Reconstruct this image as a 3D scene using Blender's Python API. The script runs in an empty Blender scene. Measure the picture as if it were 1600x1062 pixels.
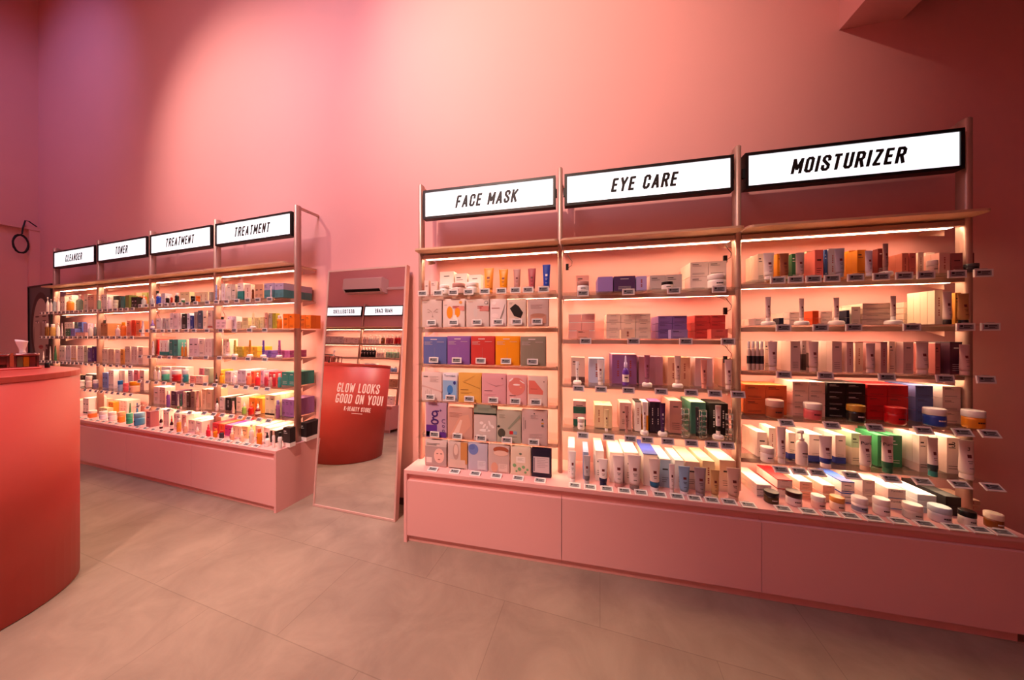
import bpy, math, random
from mathutils import Vector
random.seed(7)
sc = bpy.context.scene
col = sc.collection
F_PX, CX, CY, EYE = 450.0, 800.0, 525.0, 1.335

# ------------------------------------------------------------------ camera
cam_d = bpy.data.cameras.new('camera'); cam_d.sensor_fit = 'HORIZONTAL'; cam_d.sensor_width = 36.0
cam_d.lens = 36.0 * F_PX / 1600.0
cam_d.shift_y = -(CY - 531.0) / 1600.0 * -1
cam_d.clip_start = .02
cam = bpy.data.objects.new('camera', cam_d); col.objects.link(cam)
cam.location = (0, 0, EYE); cam.rotation_euler = (math.pi / 2, 0, 0)
sc.camera = cam
# ------------------------------------------------------------------ view, world
sc.view_settings.view_transform = 'Standard'; sc.view_settings.look = 'None'
sc.view_settings.gamma = 1; sc.view_settings.use_curve_mapping = False
sc.view_settings.exposure = 0.3
w = bpy.data.worlds.new('world'); sc.world = w; w.use_nodes = True
w.node_tree.nodes['Background'].inputs[0].default_value = (.5, .35, .4, 1)
w.node_tree.nodes['Background'].inputs[1].default_value = .1
# ------------------------------------------------------------------ lamps of the shop (ceiling spots), and added fill lights
def spot(name, loc, target, power, size, blend, color, rad=.06):
    l = bpy.data.lights.new(name, 'SPOT'); l.energy = power; l.spot_size = math.radians(size); l.spot_blend = blend
    l.color = color; l.shadow_soft_size = rad
    o = bpy.data.objects.new(name, l); col.objects.link(o); o.location = loc
    o.rotation_euler = (Vector(target) - Vector(loc)).to_track_quat('-Z', 'Y').to_euler(); return o
spot('ceiling_spot', (-1.35, -.80, 4.8), (.12, 2.05, 3.30), 610, 58, 1, (1, .68, .51))
spot('ceiling_spot', (-4.40, .05, 4.9), (-2.75, 2.87, 3.15), 420, 54, 1, (1, .72, .59))
spot('ceiling_spot', (-5.6, .9, 5.9), (-5.75, 3.75, 4.3), 120, 66, 1, (.50, .42, 1))
spot('floor_spot', (-1.5, -.5, 4.6), (-1.0, 1.75, .25), 640, 48, 1, (1, .66, .49))
spot('floor_spot', (-2.3, 2.0, 4.8), (-2.75, 1.75, .2), 170, 56, 1, (1, .72, .68))  # added light for the counter side facing the mirror, no known fixture
spot('wash_light', (-2.0, .1, 5.2), (-1.8, 2.3, 1.6), 370, 106, 1, (.95, .69, .80), .7)  # wide soft fill added for the ambient light, weaker towards the right
fill = bpy.data.lights.new('ceiling_fill', 'AREA'); fill.energy = 26; fill.shape = 'RECTANGLE'; fill.size = 3.6; fill.size_y = 1.4
fill.color = (.93, .69, .84)  # unseen area light added to lift the ambient level of the room
fo = bpy.data.objects.new('ceiling_fill', fill); col.objects.link(fo); fo.location = (-3.4, .9, 5.6); fo.rotation_euler = (0, 0, math.radians(-15))

# ------------------------------------------------------------------ frames of reference
class Frame:
    def __init__(s, o, a):
        s.ang = math.radians(a); s.o = o
        s.d = (math.cos(s.ang), -math.sin(s.ang)); s.n = (math.sin(s.ang), math.cos(s.ang))
    def w(s, u, v, z=0):
        return (s.o[0] + u * s.d[0] + v * s.n[0], s.o[1] + u * s.d[1] + v * s.n[1], z)
    def at(s, x, y, v):                       # measured point of the photograph on the plane at depth v -> (u, z)
        rx, rz = (x - CX) / F_PX, (CY - y) / F_PX
        t = (v + s.o[0] * s.n[0] + s.o[1] * s.n[1]) / (rx * s.n[0] + s.n[1])
        return (rx * t - s.o[0]) * s.d[0] + (t - s.o[1]) * s.d[1], rz * t + EYE
R = Frame((-.702, 1.869), 12.2)               # right run of cabinets: u along the front, v towards the wall
L = Frame((-1.778, 2.169), 16.9)              # left run (u is negative from its right end)
O = Frame((0, 0), 16.9); O.o = (-1.05 * O.n[0], -1.05 * O.n[1])   # opposite run, seen in the mirror
O.ang += math.pi; O.d = (-O.d[0], -O.d[1]); O.n = (-O.n[0], -O.n[1])

# ------------------------------------------------------------------ materials
MATS = {}
def lin(h):
    h = h.lstrip('#'); c = [int(h[i:i + 2], 16) / 255 for i in (0, 2, 4)]
    return tuple(x / 12.92 if x <= .04045 else ((x + .055) / 1.055) ** 2.4 for x in c)
def mat(hexc, rough=.5, metal=0, kind='', emit=0):
    key = (hexc, rough, metal, kind, emit)
    if key in MATS: return MATS[key]
    m = bpy.data.materials.new('m_%s%s' % (hexc.strip('#'), kind)); m.use_nodes = True
    nt = m.node_tree; b = nt.nodes['Principled BSDF']; c = lin(hexc)
    b.inputs['Base Color'].default_value = (*c, 1); b.inputs['Roughness'].default_value = rough; b.inputs['Metallic'].default_value = metal
    if emit:
        b.inputs['Emission Color'].default_value = (*c, 1); b.inputs['Emission Strength'].default_value = emit
    if kind == 'clear':                        # thin clear plastic or glass: lets light and shadow rays pass
        tr = nt.nodes.new('ShaderNodeBsdfTransparent'); tr.inputs[0].default_value = (*[.55 + .45 * x for x in c], 1)
        mx = nt.nodes.new('ShaderNodeMixShader'); mx.inputs[0].default_value = .55
        nt.links.new(tr.outputs[0], mx.inputs[1]); nt.links.new(b.outputs[0], mx.inputs[2])
        nt.links.new(mx.outputs[0], nt.nodes['Material Output'].inputs[0])
    if kind == 'glass':
        tr = nt.nodes.new('ShaderNodeBsdfTransparent'); tr.inputs[0].default_value = (.95, .975, .96, 1)
        gl = nt.nodes.new('ShaderNodeBsdfGlossy'); gl.inputs['Roughness'].default_value = .08
        lw = nt.nodes.new('ShaderNodeLayerWeight'); lw.inputs[0].default_value = .5; fr = nt.nodes.new('ShaderNodeMath'); fr.operation = 'POWER'; fr.inputs[1].default_value = 5; fr.use_clamp = True; nt.links.new(lw.outputs['Facing'], fr.inputs[0])
        mx = nt.nodes.new('ShaderNodeMixShader')
        nt.links.new(fr.outputs[0], mx.inputs[0]); nt.links.new(tr.outputs[0], mx.inputs[1]); nt.links.new(gl.outputs[0], mx.inputs[2])
        nt.links.new(mx.outputs[0], nt.nodes['Material Output'].inputs[0])
    if kind == 'holo':
        n = nt.nodes.new('ShaderNodeTexNoise'); n.inputs['Scale'].default_value = 14
        r = nt.nodes.new('ShaderNodeValToRGB'); r.color_ramp.elements[0].color = (*c, 1); r.color_ramp.elements[1].color = (.8, .75, .95, 1)
        r.color_ramp.elements[0].position = .4; r.color_ramp.elements[1].position = .65
        nt.links.new(n.outputs['Fac'], r.inputs[0]); nt.links.new(r.outputs[0], b.inputs['Base Color'])
    if kind == 'brushed':
        n = nt.nodes.new('ShaderNodeTexNoise'); n.inputs['Scale'].default_value = 60
        r = nt.nodes.new('ShaderNodeMapRange'); r.inputs[3].default_value = rough - .06; r.inputs[4].default_value = rough + .1
        nt.links.new(n.outputs['Fac'], r.inputs[0]); nt.links.new(r.outputs[0], b.inputs['Roughness'])
    MATS[key] = m; return m
def wall_paint(name, c, bump=.02):
    m = bpy.data.materials.new(name); m.use_nodes = True; nt = m.node_tree; b = nt.nodes['Principled BSDF']
    b.inputs['Roughness'].default_value = .75
    tc = nt.nodes.new('ShaderNodeTexCoord'); n = nt.nodes.new('ShaderNodeTexNoise'); n.inputs['Scale'].default_value = 1.3; n.inputs['Detail'].default_value = 5
    nt.links.new(tc.outputs['Object'], n.inputs['Vector'])
    r = nt.nodes.new('ShaderNodeValToRGB'); r.color_ramp.elements[0].position = .3; r.color_ramp.elements[1].position = .7
    r.color_ramp.elements[0].color = (*[x * .96 for x in c], 1); r.color_ramp.elements[1].color = (*c, 1)
    nt.links.new(n.outputs['Fac'], r.inputs[0]); nt.links.new(r.outputs[0], b.inputs['Base Color'])
    n2 = nt.nodes.new('ShaderNodeTexNoise'); n2.inputs['Scale'].default_value = 180; nt.links.new(tc.outputs['Object'], n2.inputs['Vector'])
    bp = nt.nodes.new('ShaderNodeBump'); bp.inputs['Strength'].default_value = bump; nt.links.new(n2.outputs['Fac'], bp.inputs['Height'])
    nt.links.new(bp.outputs[0], b.inputs['Normal']); return m
def floor_mat():
    m = bpy.data.materials.new('concrete_tiles'); m.use_nodes = True; nt = m.node_tree; b = nt.nodes['Principled BSDF']
    tc = nt.nodes.new('ShaderNodeTexCoord'); mp = nt.nodes.new('ShaderNodeMapping'); mp.inputs['Rotation'].default_value = (0, 0, math.radians(17))
    nt.links.new(tc.outputs['Object'], mp.inputs[0])
    n = nt.nodes.new('ShaderNodeTexNoise'); n.inputs['Scale'].default_value = 3.6; n.inputs['Detail'].default_value = 10; n.inputs['Roughness'].default_value = .62; n.inputs['Distortion'].default_value = .6
    nt.links.new(mp.outputs[0], n.inputs['Vector'])
    r = nt.nodes.new('ShaderNodeValToRGB'); r.color_ramp.elements[0].position = .33; r.color_ramp.elements[1].position = .68
    r.color_ramp.elements[0].color = (.245, .172, .130, 1); r.color_ramp.elements[1].color = (.345, .252, .190, 1)
    nt.links.new(n.outputs['Fac'], r.inputs[0])
    br = nt.nodes.new('ShaderNodeTexBrick'); br.inputs['Scale'].default_value = 1; br.inputs['Mortar Size'].default_value = .0018
    br.inputs['Brick Width'].default_value = .92; br.inputs['Row Height'].default_value = .46
    br.inputs['Color1'].default_value = (1, 1, 1, 1); br.inputs['Color2'].default_value = (.9, .89, .88, 1); br.inputs['Mortar'].default_value = (.72, .7, .68, 1)
    nt.links.new(mp.outputs[0], br.inputs['Vector'])
    mx = nt.nodes.new('ShaderNodeMix'); mx.data_type = 'RGBA'; mx.blend_type = 'MULTIPLY'; mx.inputs[0].default_value = 1
    nt.links.new(r.outputs[0], mx.inputs[6]); nt.links.new(br.outputs['Color'], mx.inputs[7]); nt.links.new(mx.outputs[2], b.inputs['Base Color'])
    b.inputs['Roughness'].default_value = .48
    bp = nt.nodes.new('ShaderNodeBump'); bp.inputs['Strength'].default_value = .04; nt.links.new(n.outputs['Fac'], bp.inputs['Height']); nt.links.new(bp.outputs[0], b.inputs['Normal'])
    return m
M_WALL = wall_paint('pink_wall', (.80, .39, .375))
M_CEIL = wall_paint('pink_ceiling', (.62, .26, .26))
M_FLOOR = floor_mat()
M_CAB = wall_paint('pink_cabinet', (.80, .40, .38), .004)
M_GROOVE = mat('#c96a66', .6)
M_STEEL = mat('#c2a294', .4, .45, 'brushed')
M_CANOPY = mat('#d2ae90', .45, .1)
M_BLACK = mat('#060608', .45)
M_LED = mat('#ffd2a8', .5, 0, '', 22)
M_PANEL = mat('#f6fbff', .5, 0, '', .92)
M_GLASS = mat('#ffffff', .1, 0, 'glass')
M_INK = mat('#2a2022', .6)
M_WHITE = mat('#e9e2dd', .5)
M_TAGSCR = mat('#8f9093', .5)
M_RED = mat('#c21a1f', .5)

# ------------------------------------------------------------------ mesh builder
class MB:
    def __init__(s): s.v = []; s.f = []; s.mi = []; s.m = []; s.sm = []
    def slot(s, m):
        if m not in s.m: s.m.append(m)
        return s.m.index(m)
    def face(s, pts, m, smooth=False):
        b = len(s.v); s.v += [tuple(p) for p in pts]; s.f.append(tuple(range(b, b + len(pts)))); s.mi.append(s.slot(m)); s.sm.append(smooth)
    def box(s, x0, x1, y0, y1, z0, z1, m):
        b = len(s.v)
        s.v += [(x0, y0, z0), (x1, y0, z0), (x1, y1, z0), (x0, y1, z0), (x0, y0, z1), (x1, y0, z1), (x1, y1, z1), (x0, y1, z1)]
        for q in ((0, 3, 2, 1), (4, 5, 6, 7), (0, 1, 5, 4), (1, 2, 6, 5), (2, 3, 7, 6), (3, 0, 4, 7)):
            s.f.append(tuple(b + i for i in q)); s.mi.append(s.slot(m)); s.sm.append(False)
    def quad(s, x0, x1, z0, z1, y, m): s.face([(x0, y, z0), (x1, y, z0), (x1, y, z1), (x0, y, z1)], m)
    def rings(s, rings, m, capb=True, capt=True, pick=None, smooth=True):
        n = len(rings[0]); b = len(s.v)
        for r in rings: s.v += [tuple(p) for p in r]
        for i in range(len(rings) - 1):
            for j in range(n):
                k = (j + 1) % n; mm = pick(i, j) if pick else None
                s.f.append((b + i * n + j, b + i * n + k, b + (i + 1) * n + k, b + (i + 1) * n + j)); s.mi.append(s.slot(mm or m)); s.sm.append(smooth)
        if capb: s.f.append(tuple(b + j for j in reversed(range(n)))); s.mi.append(s.slot(m)); s.sm.append(False)
        if capt: t = b + (len(rings) - 1) * n; s.f.append(tuple(t + j for j in range(n))); s.mi.append(s.slot(m)); s.sm.append(False)
    def lathe(s, prof, m, n=20, cx=0, cy=0, pick=None, sx=1, sy=1):
        s.rings([[(cx + r * sx * math.cos(2 * math.pi * j / n), cy + r * sy * math.sin(2 * math.pi * j / n), z) for j in range(n)] for r, z in prof], m, pick=pick)
    def tube(s, pts, r, m, n=8):
        rr = []
        for i, p in enumerate(pts):
            a = Vector(pts[max(i - 1, 0)]); c = Vector(pts[min(i + 1, len(pts) - 1)]); t = (c - a).normalized()
            up = Vector((0, 0, 1)) if abs(t.z) < .9 else Vector((1, 0, 0)); e1 = t.cross(up).normalized(); e2 = t.cross(e1)
            rr.append([tuple(Vector(p) + r * (math.cos(2 * math.pi * j / n) * e1 + math.sin(2 * math.pi * j / n) * e2)) for j in range(n)])
        s.rings(rr, m)
    def mesh(s, name):
        me = bpy.data.meshes.new(name); me.from_pydata(s.v, [], s.f)
        for m in s.m: me.materials.append(m)
        me.polygons.foreach_set('material_index', s.mi); me.polygons.foreach_set('use_smooth', s.sm); me.update(); return me
def link(name, me, parent=None, loc=None, rz=None):
    o = bpy.data.objects.new(name, me); col.objects.link(o)
    if parent: o.parent = parent
    if loc: o.location = loc
    if rz is not None: o.rotation_euler = (0, 0, rz)
    return o
def tag(o, label=None, cat=None, group=None, kind=None):
    if label: o['label'] = label
    if cat: o['category'] = cat
    if group: o['group'] = group
    if kind: o['kind'] = kind
    return o

# ------------------------------------------------------------------ lettering (condensed grotesque drawn as strokes)
C8 = [(.3, .62), (.3, .75), (.22, .85), (.08, .85), (0, .75), (0, .1), (.08, 0), (.22, 0), (.3, .1), (.3, .23)]
OO = [(0, .1), (0, .75), (.08, .85), (.22, .85), (.3, .75), (.3, .1), (.22, 0), (.08, 0), (0, .1)]
GL = {'A': (.34, [[(0, 0), (.17, .85), (.34, 0)], [(.06, .22), (.28, .22)]]),
 'B': (.3, [[(0, 0), (0, .85), (.2, .85), (.28, .76), (.28, .54), (.2, .45), (0, .45)], [(.2, .45), (.3, .36), (.3, .1), (.21, 0), (0, 0)]]),
 'C': (.3, [C8]), 'D': (.3, [[(0, 0), (0, .85), (.2, .85), (.3, .73), (.3, .12), (.2, 0), (0, 0)]]),
 'E': (.26, [[(.26, .85), (0, .85), (0, 0), (.26, 0)], [(0, .44), (.23, .44)]]), 'F': (.26, [[(.26, .85), (0, .85), (0, 0)], [(0, .43), (.23, .43)]]),
 'G': (.3, [[(.3, .7), (.3, .75), (.22, .85), (.08, .85), (0, .75), (0, .1), (.08, 0), (.22, 0), (.3, .1), (.3, .36), (.18, .36)]]), 'H': (.3, [[(0, 0), (0, .85)], [(.3, 0), (.3, .85)], [(0, .43), (.3, .43)]]),
 'I': (0, [[(0, 0), (0, .85)]]), 'K': (.31, [[(0, 0), (0, .85)], [(.31, .85), (.02, .36)], [(.1, .5), (.32, 0)]]),
 'L': (.25, [[(0, .85), (0, 0), (.25, 0)]]), 'M': (.42, [[(0, 0), (0, .85), (.21, .2), (.42, .85), (.42, 0)]]),
 'N': (.31, [[(0, 0), (0, .85), (.31, 0), (.31, .85)]]), 'O': (.3, [OO]),
 'R': (.31, [[(0, 0), (0, .85), (.21, .85), (.3, .75), (.3, .52), (.21, .42), (0, .42)], [(.17, .42), (.31, 0)]]),
 'S': (.3, [[(.3, .64), (.3, .75), (.22, .85), (.08, .85), (0, .75), (0, .6), (.3, .27), (.3, .1), (.22, 0), (.08, 0), (0, .1), (0, .21)]]),
 'T': (.3, [[(0, .85), (.3, .85)], [(.15, .85), (.15, 0)]]), 'U': (.3, [[(0, .85), (0, .1), (.08, 0), (.22, 0), (.3, .1), (.3, .85)]]),
 'W': (.5, [[(0, .85), (.11, 0), (.25, .7), (.39, 0), (.5, .85)]]), 'Y': (.34, [[(0, .85), (.17, .38), (.34, .85)], [(.17, .4), (.17, 0)]]),
 'Z': (.28, [[(0, .85), (.28, .85), (0, 0), (.28, 0)]]), '!': (0, [[(0, .85), (0, .28)], [(0, .08), (0, 0)]]), '-': (.16, [[(0, .4), (.16, .4)]]), ' ': (.12, [])}
def lettering(mb, text, x, z, h, m, y=0, t=.14, shear=.2, gap=.13, center=True):
    adv = []; tot = 0
    for ch in text: adv.append(tot); tot += GL[ch][0] + t + gap
    tot -= gap; sc_ = h / (.85 + t); x0 = x - (tot * sc_ / 2 if center else 0); lift = 0
    for ch, a in zip(text, adv):
        for st in GL[ch][1]:
            for i in range(len(st) - 1):
                (ax, ay), (bx, by) = st[i], st[i + 1]; dx, dy = bx - ax, by - ay; l = math.hypot(dx, dy) or 1; dx /= l; dy /= l
                e = t / 2 * (.42 if (dx and dy) else .62) if len(st) > 2 else 0
                e0 = e if i > 0 else (0 if abs(dy) < 1e-6 or True else 0); e1 = e if i < len(st) - 2 else 0
                ax_, ay_, bx_, by_ = ax - dx * e0, ay - dy * e0, bx + dx * e1, by + dy * e1
                nx, ny = -dy * t / 2, dx * t / 2; P = []
                ext0 = (t / 2 if abs(dy) > .5 else t * .3) if i == 0 else 0; ext1 = (t / 2 if abs(dy) > .5 else t * .3) if i == len(st) - 2 else 0
                for px, py in ((ax_ - dx * ext0 + nx, ay_ - dy * ext0 + ny), (bx_ + dx * ext1 + nx, by_ + dy * ext1 + ny), (bx_ + dx * ext1 - nx, by_ + dy * ext1 - ny), (ax_ - dx * ext0 - nx, ay_ - dy * ext0 - ny)):
                    yy = py + t / 2; P.append((x0 + (a + px + t / 2 + shear * (yy - .5)) * sc_, y - lift, z + yy * sc_))
                mb.face(P[::-1], m); lift = (lift + 2e-6) % 2e-4
_fc = {}
def font_faces(text):
    if text not in _fc:
        cu = bpy.data.curves.new('t', 'FONT'); cu.body = text; cu.size = 1; cu.align_x = 'CENTER'; cu.resolution_u = 2
        ob = bpy.data.objects.new('t', cu); me = ob.to_mesh()
        _fc[text] = ([tuple(v.co) for v in me.vertices], [tuple(p.vertices) for p in me.polygons]); ob.to_mesh_clear()
        bpy.data.objects.remove(ob); bpy.data.curves.remove(cu)
    return _fc[text]
def font_text(mb, text, x, z, h, y, m, wx=1, curve=None):
    vs, fs = font_faces(text)
    for f in fs:
        P = []
        for i in f:
            px = x + vs[i][0] * h * wx; pz = z + vs[i][1] * h; P.append((px, curve(px) if curve else y, pz))
        mb.face(P, m)

# ------------------------------------------------------------------ product builders (origin at the base centre, front towards -y)
PC = {}
def cache(key, fn):
    if key not in PC: PC[key] = fn()
    return PC[key]
NAMES = {'#f2e6df': 'white', '#efe9e6': 'white', '#e6c3ba': 'pale pink', '#e9d3c8': 'cream', '#d9b79c': 'beige', '#c41620': 'red', '#e2683a': 'orange', '#e2900f': 'amber orange',
 '#f09a3a': 'light orange', '#1b3fa8': 'blue', '#8fa6cf': 'light blue', '#5b66a0': 'dusty blue', '#7d529c': 'purple', '#9a7fc2': 'lavender', '#0f0d10': 'black', '#28704a': 'green',
 '#9fc4a4': 'pale green', '#2c7f78': 'teal', '#6b7f82': 'grey green', '#a59c8e': 'olive grey', '#d8cfca': 'light grey', '#c08a80': 'dusty pink', '#b5545a': 'rose', '#e2685c': 'coral',
 '#4a2430': 'maroon', '#dfb04c': 'yellow', '#7a4a1e': 'brown', '#17204a': 'navy', '#c9489a': 'magenta', '#b98a6a': 'tan', '#6d6a34': 'olive', '#cfe0e6': 'icy white', '#a8667f': 'mauve', '#3a3a3e': 'charcoal', '#efe0a8': 'pale yellow'}
W, K, PK, CR, BE, RD, OR, AM, LO, BL, LB, DB, PU, LV, BK, GN, PG, TL, GG, OG, LG, DP, RO, CO, MA, YE, BR, NV, MG, TN, OL, IW, MV, CH, PY = (
 '#f2e6df', '#efe9e6', '#e6c3ba', '#e9d3c8', '#d9b79c', '#c41620', '#e2683a', '#e2900f', '#f09a3a', '#1b3fa8', '#8fa6cf', '#5b66a0', '#7d529c', '#9a7fc2', '#0f0d10', '#28704a',
 '#9fc4a4', '#2c7f78', '#6b7f82', '#a59c8e', '#d8cfca', '#c08a80', '#b5545a', '#e2685c', '#4a2430', '#dfb04c', '#7a4a1e', '#17204a', '#c9489a', '#b98a6a', '#6d6a34', '#cfe0e6', '#a8667f', '#3a3a3e', '#efe0a8')
def dark(c): r, g, b = lin(c); return r * .3 + g * .6 + b * .1 < .16
def ink(c): return M_WHITE if dark(c) else M_INK
def rr(x, q=.002): return round(round(x / q) * q, 4)
def carton_mesh(w_, d, h, c, top=None, bottom=None, text=None, accent=None, style=0, top_c=None):
    def mk():
        b = MB(); m = mat(c, .5); y = -d / 2; t = .0004
        b.box(-w_ / 2, w_ / 2, -d / 2, d / 2, 0, h, m)
        b.box(-w_ / 2 + .001, w_ / 2 - .001, -d / 2 - t / 2, -d / 2 + .004, h - .0006, h + .0006, mat(top_c or top or c, .55))   # tuck flap lip
        if top_c: b.box(-w_ / 2 - t, w_ / 2 + t, -d / 2 - t, d / 2 + t, h - .004, h + t, mat(top_c, .5))
        if top: b.box(-w_ / 2 - t, w_ / 2 + t, -d / 2 - t, d / 2 + t, h * .55, h + t, mat(top, .5)); m = mat(top)
        if bottom: b.box(-w_ / 2 - t, w_ / 2 + t, -d / 2 - t, d / 2 + t, -0, h * .22, mat(bottom, .5))
        k = ink(top or c); yy = y - 2 * t
        if text:
            font_text(b, text, 0, h * .74, min(w_ / max(len(text), 2) * 1.5, h * .3), yy, k)
        if style == 0:                                      # logo and three lines of small print
            b.quad(-w_ * .26, w_ * .26, h * .62, h * .67, yy, k)
            for i in range(3): b.quad(-w_ * .3, w_ * (.3 - .1 * i), h * (.34 - .07 * i), h * (.355 - .07 * i), yy, k)
        elif style == 1:
            b.quad(-w_ * .38, -w_ * .02, h * .80, h * .84, yy, k); b.quad(-w_ * .38, w_ * .14, h * .71, h * .73, yy, k)
            for i in range(2): b.quad(-w_ * .38, w_ * .3, h * (.2 - .07 * i), h * (.215 - .07 * i), yy, k)
        elif style == 2:
            [b.quad(-w_ * .07, w_ * .07, h * (.25 + .07 * q), h * (.25 + .07 * q + .045), yy, mat('#9a3c34') if not dark(c) else k) for q in range(8) if q != 3]
        elif style == 3:
            for i in range(4): b.quad(-w_ * .3, w_ * .3, h * (.30 - .06 * i), h * (.31 - .06 * i), yy, k)
            b.quad(-w_ * .2, w_ * .2, h * .8, h * .83, yy, k)
        if accent:
            b.quad(-w_ * .5, w_ * .5, h * .08, h * .16, yy + t * .5, mat(accent))
        return b.mesh('carton')
    return cache(('c', rr(w_), rr(d), rr(h), c, top, bottom, text, accent, style, top_c), mk)
def tube_parts(w_, h, c, cap=None, band=None, text=None, upside=False):
    """squeeze tube: round at the cap, flat at the crimp"""
    cap = cap or c; ch = h * .14; r = w_ * .40; n = 20
    def mk():
        b = MB(); rg = []
        for i in range(11):
            s = i / 10; e = s ** 1.4; a = r * (1 - e) + (w_ / 2) * e; q = r * .95 * (1 - e) + .0012 * e
            if i == 0: a *= .9; q *= .9
            rg.append([(a * math.cos(2 * math.pi * j / n), q * math.sin(2 * math.pi * j / n), ch + (h - ch) * s) for j in range(n)])
        rg.append([(w_ / 2 * math.cos(2 * math.pi * j / n), .0012 * math.sin(2 * math.pi * j / n), h + .004) for j in range(n)])
        mm = mat(c, .35); kk = ink(c); bd = mat(band) if band else None
        def pick(i, j):
            front = 12 <= j <= 17
            if bd and i in (0, 1): return bd
            if front and i == 5 and 14 <= j <= 15: return mat('#6e2a26') if kk is M_INK else kk
            return None
        b.rings(rg, mm, pick=pick)
        for z_, ww in ((.48, .5), (.43, .34), (.30, .4)):
            s = (z_ - .14) / .86; e = s ** 1.4; q = r * .95 * (1 - e) + .0012 * e; x = w_ * ww / 2
            b.box(-x * .6, x * .6, -q - .0006, -q + .004, h * z_, h * z_ + h * .012, kk)
        if text:
            e = .72 ** 1.4; q = r * .95 * (1 - e) + .0012 * e; a = r * (1 - e) + w_ / 2 * e
            font_text(b, text, 0, h * .76, w_ * .46, 0, kk, curve=lambda px: -q * math.sqrt(max(0, 1 - min(1, abs(px / a)) ** 2)) - .0012)
        return b.mesh('tube_body')
    def mc():
        b = MB(); b.lathe([(r * .86, 0), (r * .9, ch * .1), (r * .86, ch * .92), (r * .8, ch)], mat(cap, .35)); return b.mesh('cap')
    return [('body', cache(('t', rr(w_), rr(h), c, band, text), mk)), ('cap', cache(('tc', rr(w_), rr(h), cap), mc))]
def jar_parts(w_, h, c, lid=None, band=None, clear=False):
    r = w_ / 2; lid = lid or c; lh = h * .38
    def mk():
        b = MB(); m = mat(c, .3, 0, 'clear' if clear else ''); bd = mat(band) if band else None
        b.lathe([(r * .86, 0), (r * .96, h * .04), (r * .97, h * .15), (r * .97, h * .45), (r * .95, h - lh)], m, 28, pick=(lambda i, j: bd if bd and i == 2 else None))
        k = ink(c)
        for s in (-2, -1, 0, 1):
            a0, a1 = s * .2, s * .2 + .17
            b.face([(r * .985 * math.sin(a0), -r * .985 * math.cos(a0), h * .3), (r * .985 * math.sin(a1), -r * .985 * math.cos(a1), h * .3), (r * .985 * math.sin(a1), -r * .985 * math.cos(a1), h * .38), (r * .985 * math.sin(a0), -r * .985 * math.cos(a0), h * .38)], k)
        return b.mesh('jar_body')
    def ml():
        b = MB(); b.lathe([(r * .97, h - lh), (r, h - lh + .001), (r, h - h * .05), (r * .97, h - h * .015), (r * .9, h)], mat(lid, .28), 28); return b.mesh('lid')
    return [('body', cache(('j', rr(w_), rr(h), c, band, clear), mk)), ('lid', cache(('jl', rr(w_), rr(h), lid), ml))]
def pump_parts(w_, h, c, cap=None, clear=False, band=None):
    r = w_ / 2; cap = cap or W; bh = h * .70
    def mk():
        b = MB(); bd = mat(band) if band else None
        b.lathe([(r * .92, 0), (r, h * .02), (r, bh * .3), (r, bh * .7), (r, bh * .84), (r * .85, bh * .94), (r * .42, bh)], mat(c, .25, 0, 'clear' if clear else ''), 20, pick=lambda i, j: bd if bd and i in (2,) else None)
        b.quad(-r * .5, r * .5, bh * .5, bh * .54, -r - .0008, ink(c)); b.quad(-r * .4, r * .4, bh * .38, bh * .4, -r - .0008, ink(c))
        return b.mesh('bottle_body')
    def mp():
        b = MB(); m = mat(cap, .35)
        b.lathe([(r * .46, bh), (r * .46, bh + h * .06), (r * .2, bh + h * .07), (r * .14, bh + h * .2), (r * .4, bh + h * .205), (r * .42, bh + h * .27), (r * .3, bh + h * .3)], m, 14)
        b.box(-r * .95, 0, -r * .16, r * .16, bh + h * .21, bh + h * .26, m); return b.mesh('pump')
    return [('body', cache(('p', rr(w_), rr(h), c, clear, band), mk)), ('pump', cache(('pp', rr(w_), rr(h), cap), mp))]
def dropper_parts(w_, h, c, cap=None, clear=False, band=None):
    r = w_ / 2; cap = cap or W; bh = h * .60
    def mk():
        b = MB(); lb = mat(W) if dark(c) else None
        b.lathe([(r * .92, 0), (r, h * .02), (r, bh * .2), (r, bh * .62), (r, bh * .74), (r * .8, bh * .88), (r * .4, bh)], mat(c, .2, 0, 'clear' if clear else ''), 18, pick=lambda i, j: lb if lb and i == 2 else None)
        b.quad(-r * .5, r * .5, bh * .44, bh * .5, -r - .0008, M_INK)
        return b.mesh('bottle_body')
    def mp():
        b = MB(); b.lathe([(r * .48, bh), (r * .5, bh + .001), (r * .48, bh + h * .17), (r * .26, bh + h * .19), (r * .28, bh + h * .3), (r * .2, bh + h * .38), (r * .08, h)], mat(cap, .4), 14); return b.mesh('dropper_cap')
    return [('body', cache(('d', rr(w_), rr(h), c, clear), mk)), ('dropper_cap', cache(('dc', rr(w_), rr(h), cap), mp))]
def bottle_parts(w_, h, c, cap=None, clear=False, band=None):
    r = w_ / 2; cap = cap or W; bh = h * .76
    def mk():
        b = MB(); bd = mat(band) if band else None
        b.lathe([(r * .92, 0), (r, h * .02), (r, bh * .3), (r, bh * .65), (r, bh * .88), (r * .8, bh * .96), (r * .6, bh)], mat(c, .25, 0, 'clear' if clear else ''), 20, pick=lambda i, j: bd if bd and i == 2 else None)
        b.quad(-r * .45, r * .45, bh * .6, bh * .65, -r - .0008, ink(c)); b.quad(-r * .35, r * .35, bh * .45, bh * .47, -r - .0008, ink(c))
        return b.mesh('bottle_body')
    def mp():
        b = MB(); b.lathe([(r * .62, bh), (r * .66, bh + .001), (r * .66, h - .003), (r * .6, h)], mat(cap, .35), 16); return b.mesh('cap')
    return [('body', cache(('b', rr(w_), rr(h), c, clear, band), mk)), ('cap', cache(('bc', rr(w_), rr(h), cap), mp))]
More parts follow.
